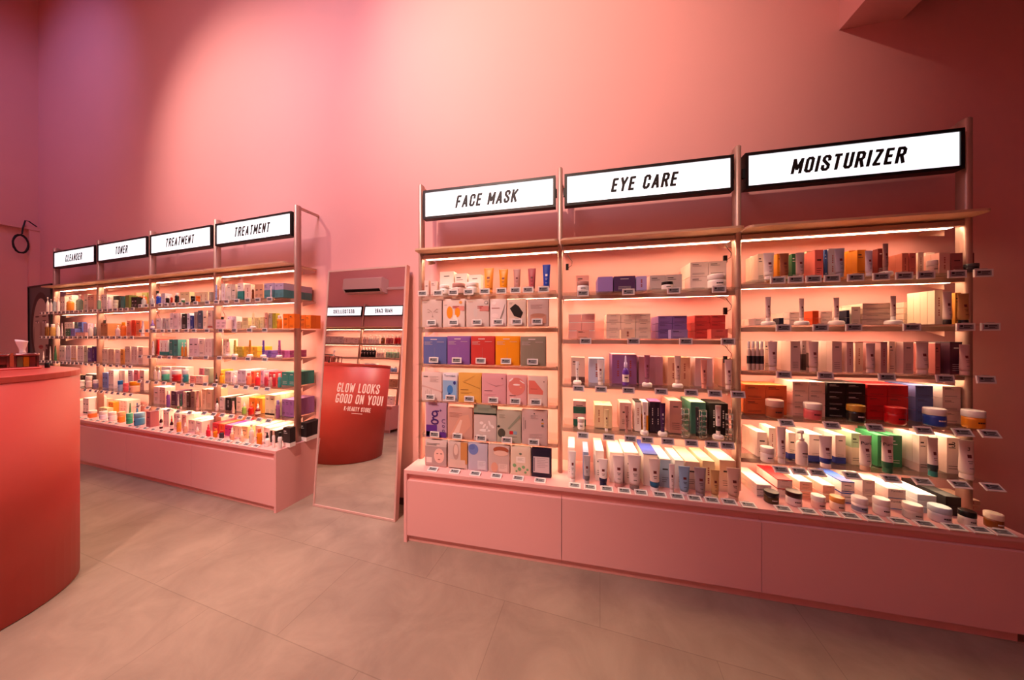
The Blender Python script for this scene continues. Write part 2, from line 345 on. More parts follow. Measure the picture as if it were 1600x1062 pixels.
def stand_mesh(w_):
    def mk():
        b = MB(); b.lathe([(w_ * .46, 0), (w_ * .5, .004), (w_ * .5, .014), (w_ * .42, .021), (w_ * .2, .023)], mat(W, .4), 24); return b.mesh('stand')
    return cache(('s', rr(w_)), mk)
def rack_mesh(w_, h):
    def mk():
        b = MB(); m = mat('#8d8a8c', .2, .9)
        for k in range(6):
            z = .004 + k * h / 6
            b.tube([(w_ / 2 * math.cos(a * math.pi / 8), w_ / 2 * .8 * math.sin(a * math.pi / 8), z) for a in range(17)], .0016, m, 6)
        for a in (0, 2.1, 4.2):
            b.tube([(w_ / 2 * math.cos(a), w_ / 2 * .8 * math.sin(a), 0), (w_ / 2 * math.cos(a), w_ / 2 * .8 * math.sin(a), h * .84 + .004)], .0016, m, 6)
        return b.mesh('rack')
    return cache(('r', rr(w_), rr(h)), mk)
def pouch_mesh(w_, h, c, art, seed=0):
    """flat sealed packet: crimped rim, slightly puffed middle, printed front"""
    def mk():
        b = MB(); m = mat(c, .38); nx, nz = 10, 12; rnd = random.Random(seed); T = .0032
        def thick(s, t):
            e = max(0, min(1, min(s, 1 - s, t, 1 - t) / .12)); return .0006 + T * math.sqrt(e)
        W_ = {}
        for i in range(nx + 1):
            for j in range(nz + 1): W_[i, j] = thick(i / nx, j / nz) + rnd.uniform(-.0004, .0004) * (0 < i < nx and 0 < j < nz)
        for side in (-1, 1):
            base = len(b.v)
            for j in range(nz + 1):
                for i in range(nx + 1): b.v.append(((i / nx - .5) * w_, side * W_[i, j], j / nz * h))
            for j in range(nz):
                for i in range(nx):
                    q = [base + j * (nx + 1) + i, base + j * (nx + 1) + i + 1, base + (j + 1) * (nx + 1) + i + 1, base + (j + 1) * (nx + 1) + i]
                    b.f.append(tuple(q if side < 0 else q[::-1])); b.mi.append(b.slot(m)); b.sm.append(True)
        y = -T - .0014
        def poly(pts, cc, k=0): b.face([((px - .5) * w_, y - k * .0002, pz * h) for px, pz in pts], mat(cc, .45))
        def ell(cx, cz, rx, rz, cc, k=0, rot=0, n=18):
            P = []
            for a in range(n):
                ax, az = rx * math.cos(2 * math.pi * a / n), rz * math.sin(2 * math.pi * a / n); P.append((cx + ax * math.cos(rot) - az * math.sin(rot), cz + ax * math.sin(rot) + az * math.cos(rot)))
            poly(P, cc, k)
        def rect(x0, x1, z0, z1, cc, k=0): poly([(x0, z0), (x1, z0), (x1, z1), (x0, z1)], cc, k)
        def lines(x0, x1, z, n, cc, dz=.04, th=.008):
            for q in range(n): rect(x0, x1 - (x1 - x0) * .25 * (q % 2), z - q * dz, z - q * dz + th, cc, 2)
        art(rect, ell, poly, lines, b, w_, h, y)
        return b.mesh('pouch')
    return cache(('m', rr(w_), rr(h), c, art.__name__), mk)
# printed fronts of the face-mask packets
def a_face(rect, ell, poly, lines, b, w_, h, y):
    for s in (-1, 1):
        poly([(.55 + s * .04, .55), (.55 + s * .22, .66), (.55 + s * .3, .62), (.55 + s * .22, .64), (.55 + s * .05, .53)], '#9a8078', 1); ell(.55 + s * .2, .54, .07, .012, '#9a8078', 1)
    poly([(.52, .55), (.54, .42), (.50, .36), (.60, .36), (.58, .38), (.56, .42)], '#a89088', 1); ell(.55, .24, .1, .015, '#a08078', 1); lines(.08, .3, .92, 2, '#907870')
def a_oval(rect, ell, poly, lines, b, w_, h, y):
    ell(.32, .52, .14, .22, '#f0901a', 1); ell(.68, .52, .12, .17, '#f0901a', 1); rect(.55, .98, .58, .74, '#d88a80'); lines(.45, .75, .72, 2, '#a01818', .05, .025); ell(.82, .87, .07, .05, '#e8a050', 2); lines(.08, .2, .78, 1, '#222222')
    poly([(.4, .1), (.5, .42), (.62, .42), (.74, .1)], '#f6ded4', 2)
def a_hand(rect, ell, poly, lines, b, w_, h, y):
    rect(.6, .99, .56, .74, '#cf7f76'); lines(.5, .75, .72, 2, '#a01818', .06, .025); ell(.42, .5, .09, .17, '#cfc0ba', 1); ell(.88, .86, .08, .06, '#5a4a48', 1); ell(.88, .86, .06, .045, '#d6c8c2', 2); lines(.08, .3, .9, 1, '#c05020')
def a_silver(rect, ell, poly, lines, b, w_, h, y):
    poly([(.62, .3), (.95, .85), (.85, .5), (.68, .25)], '#8d8078', 1); lines(.1, .6, .66, 1, '#9a3030', .05, .02); ell(.25, .85, .14, .06, '#f2e4e0', 1); ell(.3, .4, .2, .08, '#f0dcd8', 1)
def a_gem(rect, ell, poly, lines, b, w_, h, y):
    poly([(.12, .66), (.42, .82), (.6, .74), (.84, .5), (.72, .3), (.36, .38)], '#15140f', 2); lines(.1, .3, .86, 2, '#504038'); rect(.08, .8, .1, .3, '#e8d2c6')
def a_plain(rect, ell, poly, lines, b, w_, h, y):
    lines(.15, .7, .76, 3, '#7a5a58', .05, .008); rect(.12, .9, .1, .42, '#c98f78'); ell(.5, .4, .36, .07, '#b98068', 1)
def a_label(rect, ell, poly, lines, b, w_, h, y):
    rect(.32, .6, .885, .91, '#e9d8d8', 2); lines(.06, .4, .8, 3, '#d8c4c4', .045, .01); lines(.6, .9, .8, 1, '#d8c4c4', .045, .01); rect(.49, .495, .1, .6, '#a09090', 1)
def a_white(rect, ell, poly, lines, b, w_, h, y):
    rect(.1, .32, .83, .86, '#3a2a2a', 2); lines(.42, .85, .84, 5, '#8a706c', .045); [rect(.2 + .09 * q, .22 + .09 * q, .1, .34 + .05 * (q % 2), '#b09890', 1) for q in range(4)]; poly([(.0, .55), (1, .35), (1, .3), (0, .5)], '#d4aea6', 0)
def a_torr(rect, ell, poly, lines, b, w_, h, y):
    rect(.04, .96, .08, .74, '#8ab0d6'); ell(.52, .42, .2, .16, '#3f7fc4', 1); ell(.46, .2, .1, .1, '#2a5fae', 1); ell(.82, .66, .09, .065, '#20307e', 2); font_text(b, 'Torriden', 0, h * .87, w_ * .2, y - .0006, mat('#1f2a55'), 1.05)
def a_yellow(rect, ell, poly, lines, b, w_, h, y):
    poly([(.2, .72), (.95, .5), (.95, .48), (.22, .68)], '#b9873a', 1); poly([(.25, .74), (.8, .95), (.3, .7)], '#c99a4a', 1); lines(.1, .45, .42, 1, '#6a4020', .05, .015); lines(.1, .6, .34, 2, '#a07838')
def a_pink(rect, ell, poly, lines, b, w_, h, y):
    poly([(.2, .7), (.6, .6), (.95, .66), (.6, .57)], '#b88088', 1); ell(.85, .85, .025, .02, '#602030', 2); lines(.12, .45, .42, 1, '#602838', .05, .018); lines(.1, .6, .3, 2, '#c09098')
def a_gel(rect, ell, poly, lines, b, w_, h, y):
    ell(.5, .62, .42, .3, '#e08478', 0); ell(.22, .84, .12, .03, '#fbeeea', 1, .5); ell(.5, .68, .18, .03, '#fbeeea', 1); ell(.78, .78, .14, .02, '#fbeeea', 1, -.4); ell(.7, .6, .05, .02, '#f0b070', 1); lines(.15, .45, .3, 1, '#502020', .05, .018)
def a_peach(rect, ell, poly, lines, b, w_, h, y):
    poly([(.05, .85), (.35, .85), (.8, .5), (.78, .38), (.05, .4)], '#e4796a', 0); ell(.84, .82, .03, .025, '#806058', 1); lines(.15, .5, .56, 1, '#a04038', .05, .015); lines(.1, .6, .24, 2, '#b09890')
def a_g(rect, ell, poly, lines, b, w_, h, y):
    rect(.02, .55, .02, .35, '#5c2a86'); rect(.02, .98, .0, .16, '#5c2a86', 0); font_text(b, 'g', -w_ * .05, h * .5, w_ * .95, y - .0006, mat('#3f1c66'), 1); font_text(b, '+', w_ * .22, h * .72, w_ * .25, y - .0006, mat('#3f1c66'))
    for q, ch in enumerate('Coo'): font_text(b, ch, w_ * .36, h * (.42 - .13 * q), w_ * .26, y - .0006, mat('#3f1c66'))
    lines(.3, .65, .92, 1, '#704890')
def a_brown(rect, ell, poly, lines, b, w_, h, y):
    poly([(.1, .12), (.5, .72), (.85, .8), (.95, .45), (.6, .1)], '#d9a08a', 0); poly([(.2, .12), (.52, .62), (.6, .6), (.45, .12)], '#eac2b0', 1); lines(.08, .6, .82, 4, '#9a6a5c')
def a_header(rect, ell, poly, lines, b, w_, h, y):
    rect(0, 1, .78, 1, '#8d9684', 0); rect(0, 1, .735, .78, '#10241c', 1); lines(.2, .85, .9, 2, '#4a5348'); 
    for q in range(5): ell(.35 + .12 * q, .5 - .08 * (q % 3), .09, .04, '#eee2de', 1, q * .7)
    ell(.5, .3, .25, .04, '#efe4e0', 1); rect(.05, .25, .1, .12, '#403030', 2)
def a_green(rect, ell, poly, lines, b, w_, h, y):
    lines(.1, .35, .86, 3, '#5c6250'); ell(.2, .3, .16, .14, '#4a4a3e', 0); ell(.08, .5, .06, .035, '#26261e', 1); poly([(.45, .45), (.95, .9), (.98, .8), (.52, .42)], '#8f9480', 0); rect(.53, .68, .28, .38, '#c8242a', 2); rect(.7, .84, .28, .38, '#86a6bc', 2); lines(.5, .85, .2, 1, '#404038')
def a_info(rect, ell, poly, lines, b, w_, h, y):
    ell(.5, .9, .025, .018, '#303030', 2); poly([(.78, .72), (.86, .72), (.82, .77)], '#202020', 2); rect(.77, .87, .62, .65, '#d8a020', 2); ell(.82, .56, .05, .03, '#606868', 2); lines(.35, .65, .84, 3, '#a08a88'); rect(.06, .09, .4, .78, '#b09a96', 1); rect(.13, .16, .45, .7, '#8a7270', 1); lines(.3, .8, .3, 3, '#a89490')
def a_mask(rect, ell, poly, lines, b, w_, h, y):
    rect(.0, 1, .04, .76, '#b39a97', 0); ell(.66, .42, .24, .28, '#efbfb2', 1); ell(.58, .5, .05, .02, '#8a6a66', 2); ell(.76, .5, .05, .02, '#8a6a66', 2); ell(.66, .28, .06, .018, '#a05a56', 2); rect(.06, .32, .14, .34, '#e9d6ce', 1); lines(.08, .7, .86, 2, '#40302e', .05, .015)
def a_pano(rect, ell, poly, lines, b, w_, h, y):
    rect(.66, 1, .2, 1, '#c88a4e', 0); ell(.42, .64, .16, .3, '#b8988e', 0); ell(.42, .7, .11, .2, '#e0c2b4', 1); rect(.1, .9, .04, .34, '#d8bcae', 1); rect(.05, .85, .01, .03, '#302020', 2)
def a_blue(rect, ell, poly, lines, b, w_, h, y):
    ell(.28, .78, .26, .2, '#6f84c4', 0); ell(.2, .86, .16, .1, '#5f74b8', 1); rect(.5, .92, .06, .38, '#d6d0d8', 1); lines(.55, .88, .32, 4, '#8f8894')
def a_redhead(rect, ell, poly, lines, b, w_, h, y):
    ell(.6, .84, .36, .12, '#a8583c', 0); ell(.6, .72, .34, .1, '#e6c0ae', 1); ell(.3, .2, .16, .18, '#dca48c', 0); rect(.5, .92, .06, .34, '#e2cac0', 1); lines(.54, .86, .3, 4, '#a88f86')
def a_dots(rect, ell, poly, lines, b, w_, h, y):
    for px, pz, r_ in ((.2, .34, .09), (.45, .22, .09), (.65, .3, .08), (.85, .22, .06), (.3, .14, .05), (.75, .12, .06)): ell(px, pz, r_, r_ * .7, '#7fb27c', 1)
    ell(.5, .76, .07, .04, '#6a7a66', 1); rect(.28, .74, .44, .66, '#f3e8dc', 1); lines(.36, .66, .6, 3, '#a09888')
def a_navy(rect, ell, poly, lines, b, w_, h, y):
    rect(.1, .92, .16, .72, '#d9c9cc', 1); lines(.3, .85, .66, 6, '#5a4a60', .06); rect(.13, .17, .2, .68, '#3a2c48', 2)

ORD = 'first second third fourth fifth sixth seventh eighth ninth tenth eleventh twelfth thirteenth fourteenth fifteenth sixteenth seventeenth eighteenth nineteenth twentieth'.split() + ['%d%s' % (k, {1: 'st', 2: 'nd', 3: 'rd'}.get(k % 10, 'th')) for k in range(21, 60)]
KIND = {'c': ('carton', 'box'), 't': ('cream_tube', 'tube'), 'j': ('cream_jar', 'jar'), 'p': ('pump_bottle', 'bottle'), 'd': ('dropper_bottle', 'bottle'), 'b': ('capped_bottle', 'bottle'), 'm': ('face_mask_pouch', 'face mask packet'), 's': ('tube_stand', 'display stand'), 'r': ('wire_rack', 'rack')}
PLUR = {'c': 'cartons', 't': 'tubes', 'j': 'jars', 'p': 'pump bottles', 'd': 'dropper bottles', 'b': 'bottles', 'm': 'face mask packets', 's': 'tube stands', 'r': 'wire racks'}
def put(k, parts, loc, rz, label, place, proto=None):
    nm, cat = KIND[k]
    if len(parts) == 1: o = link(nm, parts[0][1], None, loc, rz)
    else:
        o = bpy.data.objects.new(nm, None); o.empty_display_size = .02; col.objects.link(o); o.location = loc; o.rotation_euler = (0, 0, rz)
        for pn, me in parts: link(pn, me, o)
    return tag(o, label, cat, PLUR[k] + ' ' + place)
def cname(c):
    """everyday name of a colour"""
    if c in NAMES: return NAMES[c]
    a = lin(c); best = min(NAMES, key=lambda q: sum((x ** .45 - y ** .45) ** 2 for x, y in zip(a, lin(q)))); return NAMES[best]
TAKEN = {}
def free(fr, bx):
    return all(min(bx[1], o[1]) - max(bx[0], o[0]) < .0005 or min(bx[3], o[3]) - max(bx[2], o[2]) < .0005 or min(bx[5], o[5]) - max(bx[4], o[4]) < .0005 for o in TAKEN.setdefault(id(fr), []))
def take(fr, bx): TAKEN.setdefault(id(fr), []).append(bx)
def row(fr, z, place, items, vdef=.17):
    """items: (kind, x0, x1, ytop, colour, options); x and y measured in the photograph at the item's own depth"""
    zs = ALLZ(fr, place); above = min([q for q in zs if q > z + .05] or [9])
    if not TAKEN.get(id(fr)):
        for u in (PR if fr is R else PL): take(fr, (u - .0165, u + .0165, .168, .217, 0, 3))
    items = [(list(it) + [{}])[:6] for it in items]
    order = sorted(items, key=lambda it: it[1] + it[2]); rank = {id(it): q for q, it in enumerate(order)}
    for it in sorted(items, key=lambda it: (it[5].get('v', .115 if it[0] != 'c' else vdef), it[1])):
        k, x0, x1, yt, c, o = it; idx = rank[id(it)]; v = o.get('v', .115 if k != 'c' else vdef); nx, nz, n = o.get('nx', 1), o.get('nz', 1), o.get('n', 1)
        ok = False; shrink = 0
        while not ok and shrink < 5:
            vv = v
            while not ok:
                e = (x1 - x0) * .09 * shrink; u0, _ = fr.at(x0 + e, yt, vv); u1, _ = fr.at(x1 - e, yt, vv); _, zt = fr.at((x0 + x1) / 2, yt, vv); w_ = max(.010, u1 - u0 - .0015); uc = (u0 + u1) / 2
                if k in 'jpdb' or (k == 't' and fr is L):          # round things: diameter from their width across the line of sight
                    rx = ((x0 + x1) / 2 - CX) / F_PX; dist = (vv + .02 + fr.o[0] * fr.n[0] + fr.o[1] * fr.n[1]) / (rx * fr.n[0] + fr.n[1]); w_ = min(w_, nx * max(.010, (x1 - x0 - 2 * e) / nx * dist / F_PX / math.hypot(1, rx) * 1.08))
                    uc = fr.at((x0 + x1) / 2, yt, vv + w_ / nx / 2)[0]
                if k == 'c' and fr is L and w_ / nx > .085: nx = math.ceil(w_ / .075)
                if k == 'c': dep = o.get('d', min(max(w_ / nx * .8, .03), .06))
                elif k == 'm': dep = .0075
                elif k == 's': dep = o.get('sw', max(.05, w_ * 1.7))
                elif k == 't': dep = w_ * .8
                else: dep = w_ / nx
                if vv + dep > .362: break
                lim = above - .012 - (.028 if vv + dep > .174 and k != 'm' else 0); h = min(max(.012, zt - z), lim - z)
                wd = max(w_, dep) if k == 's' else w_
                bx = (uc - wd / 2, uc + wd / 2, vv, vv + dep, z, z + h)
                if free(fr, bx): ok = True
                else: vv += .004
            shrink += 1
        if not ok: print('NO ROOM', place, it); continue
        v = vv; u0, u1 = uc - w_ / 2, uc + w_ / 2; rz = -fr.ang; cn = cname(c); ps = '%s from left, %s' % (ORD[idx], place)
        if k == 'c':
            d = dep; bw, bh = w_ / nx, h / nz
            me = carton_mesh(bw - (.0012 if nz == 1 else .0026), d - .001, bh - (.0012 if nz == 1 else .0022), c, o.get('top'), o.get('bot'), o.get('text'), o.get('acc'), o.get('st', idx % 4), o.get('tc'))
            for a in range(n):
                for i in range(nx):
                    bx = (u0 + bw * i, u0 + bw * (i + 1), v + d * a, v + d * (a + 1), z, z + h)
                    if bx[3] > .366 or (a and not free(fr, bx)): continue
                    if a and bx[3] > .174 and z + h > above - .04: continue
                    take(fr, bx)
                    for j in range(nz):
                        jit = random.uniform(-.0003, .0003); where = []
                        if nz > 1: where.append(('bottom ' if j == 0 else 'top ' if j == nz - 1 else ('middle ' if nz == 3 else ORD[j] + '-up ')))
                        if nx > 1: where.append(('left ' if i == 0 else 'right ' if i == nx - 1 else 'centre ') if nx <= 3 else ORD[i] + '-column ')
                        lab = ''.join(where) + cn + ' carton' + ('' if a == 0 else ' one row back' if a == 1 else ' %s rows back' % ('', '', 'two', 'three', 'four', 'five', 'six', 'seven', 'eight')[min(a, 8)]) + ', ' + ps
                        put('c', [('carton', me)], fr.w(u0 + bw * (i + .5) + jit, v + d * (a + .5), z + .0004 + bh * j), rz, lab, place)
        elif k == 'm':
            me = pouch_mesh(w_, h, c, o['art'], idx); look = o.get('look') or cn; look = look.rstrip(',') if look.endswith(',') else look + ' mask packet'
            for a in range(o.get('n', 3)):
                take(fr, (u0, u1, v, v + .0115 * (a + 1), z, z + h))
                put('m', [('pouch', me)], fr.w(uc + (a * .0012), v + .005 + a * .0115, z + .001), rz, look + ('' if a == 0 else (', one behind' if a == 1 else ', two behind')) + ', ' + ps, place)
        elif k == 'r':
            take(fr, bx); put('r', [('rack', rack_mesh(w_, h))], fr.w(uc, v + w_ / 2, z + .001), rz, 'chrome wire rack, ' + ps, place)
        elif k == 's':                                          # white tester stand with a tube standing in it
            sw = dep; take(fr, bx); put('s', [('stand', stand_mesh(sw))], fr.w(uc, v + sw / 2, z + .0004), rz, 'round white stand of the %s tube, ' % cn + ps, place)
            put('t', tube_parts(w_, h - .024, c, o.get('cap'), o.get('band')), fr.w(uc, v + sw / 2, z + .0238), rz, cn + ' tube on white stand, ' + ps, place)
        else:
            fn = {'t': tube_parts, 'j': jar_parts, 'p': pump_parts, 'd': dropper_parts, 'b': bottle_parts}[k]
            kw = {q: o[q] for q in ('cap', 'lid', 'band', 'clear', 'text') if q in o}
            bw = w_ / nx; parts = fn(bw - .001, h - .005 if k == 't' else h, c, **kw); take(fr, bx)
            for i in range(nx):
                lab = (('%s ' % ORD[i]) if nx > 1 else '') + ('clear ' if o.get('clear') else '') + cn + ' ' + KIND[k][0].replace('_', ' ') + ', ' + ps
                put(k, parts, fr.w(u0 + bw * (i + .5), v + dep / 2, z + .0004), rz, lab, place)
# ------------------------------------------------------------------ price tags
def tag_mesh():
    b = MB(); b.box(-.033, .033, 0, .006, -.018, .018, M_WHITE); b.quad(-.026, .026, -.0115, .0115, -.0005, M_TAGSCR)
    b.quad(-.022, -.012, -.001, .009, -.0009, M_INK); b.quad(-.009, .02, .003, .007, -.0009, M_INK); b.quad(-.009, .014, -.004, -.001, -.0009, M_INK); b.quad(-.022, .02, -.009, -.007, -.0009, M_INK); b.quad(-.028, -.0265, -.014, .014, -.0009, M_RED)
    b.box(-.012, .012, -.001, .0055, .018, .0205, mat('#dcd6d2', .3, 0, 'clear')); return b.mesh('price_tag')
TAG = tag_mesh()
def tags(fr, z, place, us, v=.082, tilt=0, small=1.0, flat=False):
    if v == .082: v = .083 - .019 * math.sin(math.radians(tilt))
    for i, u in enumerate(us):
        o = link('price_tag', TAG); p = fr.w(u, v, z); o.location = p
        o.rotation_euler = (math.radians(-tilt), 0, -fr.ang); o.scale = (small,) * 3
        tag(o, 'small white price tag, %s from left along the front edge, %s' % (ORD[i], place), 'price tag', 'price tags ' + place)
def us_px(fr, xs, v=.082): return [fr.at(x, 500, v)[0] for x in xs]

# ------------------------------------------------------------------ the room
def wallbox(name, fr, u0, u1, v0, v1, z0, z1, m):
    b = MB(); b.box(u0, u1, v0, v1, z0, z1, m); o = link(name, b.mesh(name), None, fr.w(0, 0, 0), -fr.ang); tag(o, kind='structure'); return o
def absbox(name, x0, x1, y0, y1, z0, z1, m):
    b = MB(); b.box(x0, x1, y0, y1, z0, z1, m); o = link(name, b.mesh(name)); tag(o, kind='structure'); return o
HT = 6.6
absbox('floor', -9, 7, -4, 6, -.1, 0, M_FLOOR)
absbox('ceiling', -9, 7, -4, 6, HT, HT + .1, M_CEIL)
kR = R.at(622, 500, .38)[0]; kL = L.at(622, 500, .38)[0]
wallbox('wall_back', R, kR, 6.0, .38, .5, 0, HT, M_WALL)
wallbox('wall_back', L, -5.32, kL, .38, .5, 0, HT, M_WALL)
wallbox('wall_left', L, -5.34, -5.22, -3.6, .38, 0, HT, M_WALL)
OW = Frame(L.o, 16.9)                                          # wall opposite
dn = L.o[0] * L.n[0] + L.o[1] * L.n[1]
VOP = -1.25 - dn                                               # depth of the opposite wall in the left run's frame
wallbox('wall_front', L, -5.22, 7.0, VOP - .12, VOP, 0, HT, M_WALL)
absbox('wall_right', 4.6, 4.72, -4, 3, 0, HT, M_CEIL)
wallbox('baseboard_back', R, kR, -.002, .368, .38, 0, .05, mat('#5b3030', .6))
wallbox('baseboard_back', L, .0, kL, .368, .38, 0, .05, mat('#5b3030', .6))
def u_of(x, v, fr=R): return fr.at(x, 500, v)[0]
ua = u_of(1311, .38); ub = u_of(1411, .38)
wallbox('trim_1', R, ua, ub, -2.6, .38, 3.13, HT, M_WALL)       # beam running out from the back wall
# ledge on the left wall and the pipe chase under it
wallbox('trim_2', L, -5.22, -5.16, -2.2, .38, 2.80, 2.85, M_WALL)
wallbox('trim_3', L, -5.22, -5.17, .30, .38, 0, 2.80, M_WALL)

# ------------------------------------------------------------------ cabinets
def cabinet_run(fr, seams, uend0, uend1, dep, where, names, plinth_end=None, end_left=False, end_right=False, plinth_seams=None):
    top = .4675
    b = MB(); b.box(uend0, uend1, 0, dep, top - .022, top, M_CAB)
    root = bpy.data.objects.new('cabinet_worktop', None); col.objects.link(root); root.location = fr.w(0, 0, 0); root.rotation_euler = (0, 0, -fr.ang)
    tag(root, 'long pink laminate worktop with end panel topping the %s cabinets' % where, 'worktop', 'cabinet worktops')
    link('top_board', b.mesh('top_board'), root)
    if end_left: b = MB(); b.box(uend0, uend0 + .021, 0, dep, 0, top - .022, M_CAB); link('end_panel', b.mesh('end_panel'), root)
    if end_right: b = MB(); b.box(uend1 - .021, uend1, 0, dep, 0, top - .022, M_CAB); link('end_panel', b.mesh('end_panel'), root)
    for i in range(len(seams) - 1):
        u0, u1 = seams[i], seams[i + 1]
        r = bpy.data.objects.new('base_cabinet', None); col.objects.link(r); r.location = fr.w(u0, 0, 0); r.rotation_euler = (0, 0, -fr.ang)
        tag(r, 'low pink base cabinet with flat door under the %s display' % names[i], 'cabinet', 'pink base cabinets along the %s shelving' % where)
        W_ = u1 - u0; b = MB(); b.box(.0005, W_ - .0005, .022, dep - .001, .05, top - .023, M_CAB)
        link('carcass', b.mesh('carcass'), r)
        b = MB(); b.box(.0015, W_ - .0015, .001, .021, .048, .401, M_CAB); link('door', b.mesh('door'), r)
        b = MB(); pe = (plinth_end - u0) if (plinth_end and i == len(seams) - 2) else W_
        b.box(0.0005, pe - .0005, .02, .036, 0, .0495, M_CAB); b.box(.0005, pe - .0005, dep - .03, dep - .012, 0, .0495, M_CAB); link('plinth', b.mesh('plinth'), r)
cabinet_run(R, [.021, 1.01, 2.002, 3.0], 0, 3.0, .378, 'right', ['FACE MASK', 'EYE CARE', 'MOISTURIZER'], plinth_end=2.977, end_left=True)
cabinet_run(L, [-4.04, -2.989, -2.0, -1.014, -.021], -4.08, 0, .378, 'left', ['CLEANSER', 'TONER', 'left TREATMENT', 'right TREATMENT'], end_right=True)

# ------------------------------------------------------------------ shelving
def round_post(b, u, z0, z1, w_=.030, d=.045, v=.17):
    n = 8; P = []
    for j in range(n + 1):
        a = math.pi + math.pi * j / n; P.append((u + w_ / 2 * math.cos(a), v + w_ / 2 * .8 + w_ / 2 * .8 * math.sin(a)))
    P += [(u + w_ / 2, v + d), (u - w_ / 2, v + d)]
    b.rings([[(x, y, z0) for x, y in P], [(x, y, z1 - .006) for x, y in P], [(u + (x - u) * .7, v + d / 2 + (y - v - d / 2) * .8, z1) for x, y in P]], M_STEEL)
def shelving(fr, posts, shelves, where, arms, wall=.38, ends=(0, 0)):
    root = bpy.data.objects.new('shelving_unit', None); col.objects.link(root); root.location = fr.w(0, 0, .4675); root.rotation_euler = (0, 0, -fr.ang)
    tag(root, 'tall steel shelving with glass shelves and light strips, %s' % where, 'shelving', 'shelving units')
    Z = -.4675
    for i, u in enumerate(posts):
        b = MB(); round_post(b, u, .0005, 2.41 + Z); po = link('post', b.mesh('post'), root)
        b = MB(); b.box(u - .009, u + .009, .214, wall - .001, 2.385 + Z, 2.403 + Z, M_STEEL); link('wall_arm', b.mesh('wall_arm'), po)
    for i in range(len(posts) - 1):
        a, c = posts[i] + .017, posts[i + 1] - .017
        b = MB(); n = 6; f0, bk = .085, wall - .003; x0, x1 = posts[i] - (ends[0] if i == 0 else -.006), posts[i + 1] + (ends[1] if i == len(posts) - 2 else -.006); r_ = .03; P = []
        for j in range(n + 1): t = math.pi + math.pi / 2 * j / n; P.append((x0 + r_ + r_ * math.cos(t), f0 + r_ + r_ * math.sin(t)))
        for j in range(n + 1): t = 1.5 * math.pi + math.pi / 2 * j / n; P.append((x1 - r_ + r_ * math.cos(t), f0 + r_ + r_ * math.sin(t)))
        e = .0
        zc = 1.915
        P += [(x1, .166), (a and x1 - .0 if False else c, .166), (c, bk), (a, bk), (a, .166), (x0, .166)]
        P = [p for k, p in enumerate(P) if k == 0 or p != P[k - 1]]
        b.rings([[(x, y, zc + Z) for x, y in P], [(x, y, zc + .012 + Z) for x, y in P]], M_CANOPY, smooth=False); link('canopy', b.mesh('canopy'), root)
        zs = [1.905 + Z] + [q_ + Z for q_ in shelves[i]]
        for q, zz in enumerate(zs):
            zb = (zz - .0005) if q == 0 else zz - .0085
            if q:
                g0 = posts[i] - ends[0] if i == 0 and ends[0] else a + .004; g1 = posts[i + 1] + ends[1] if i == len(posts) - 2 and ends[1] else c - .004
                b = MB(); b.box(a + .004, c - .004, .09, wall - .006, zz - .008, zz - .0002, M_GLASS); link('glass_shelf', b.mesh('glass_shelf'), root)
                if (i == 0 and ends[0]) or (i == len(posts) - 2 and ends[1]): pass
            b = MB(); b.box(a, c, .178, .2, zb - .024, zb, M_STEEL); b.box(a, c, .2, .253, zb - .012, zb, M_STEEL); rail = link('shelf_rail', b.mesh('shelf_rail'), root)
            b = MB(); b.box(a + .006, c - .006, .2015, .251, zb - .0205, zb - .0122, M_STEEL); b.face([(a + .008, .204, zb - .0208), (a + .008, .240, zb - .0208), (c - .008, .240, zb - .0208), (c - .008, .204, zb - .0208)], M_LED); link('light_strip', b.mesh('light_strip'), rail)
            for uu in (a + .001, c - .003):
                b = MB(); b.face([(uu, .2545, zb - .002), (uu, wall - .01, zb - .002), (uu, wall - .01, zb - .012), (uu, .2545, zb - .05)], M_STEEL)
                b.face([(uu + .002, .2545, zb - .002), (uu + .002, .2545, zb - .05), (uu + .002, wall - .01, zb - .012), (uu + .002, wall - .01, zb - .002)], M_STEEL)
                link('bracket', b.mesh('bracket'), rail)
    return root
ZR = [[1.615, 1.395, 1.148, .900, .655], [1.600, 1.320, 1.042, .765], [1.635, 1.392, 1.150, .900, .660]]
ZL = [[1.620, 1.335, 1.050, .768], [1.620, 1.335, 1.045, .768], [1.645, 1.400, 1.148, .908, .658], [1.645, 1.398, 1.160, .925, .672]]
PR = [.0155, .993, 1.985, 2.975]; PL = [-4.03, -3.04, -2.05, -1.045, -.045]
shelving(R, PR, ZR, 'to the right of the mirror', True)
shelving(L, PL, ZL, 'to the left of the mirror', True)
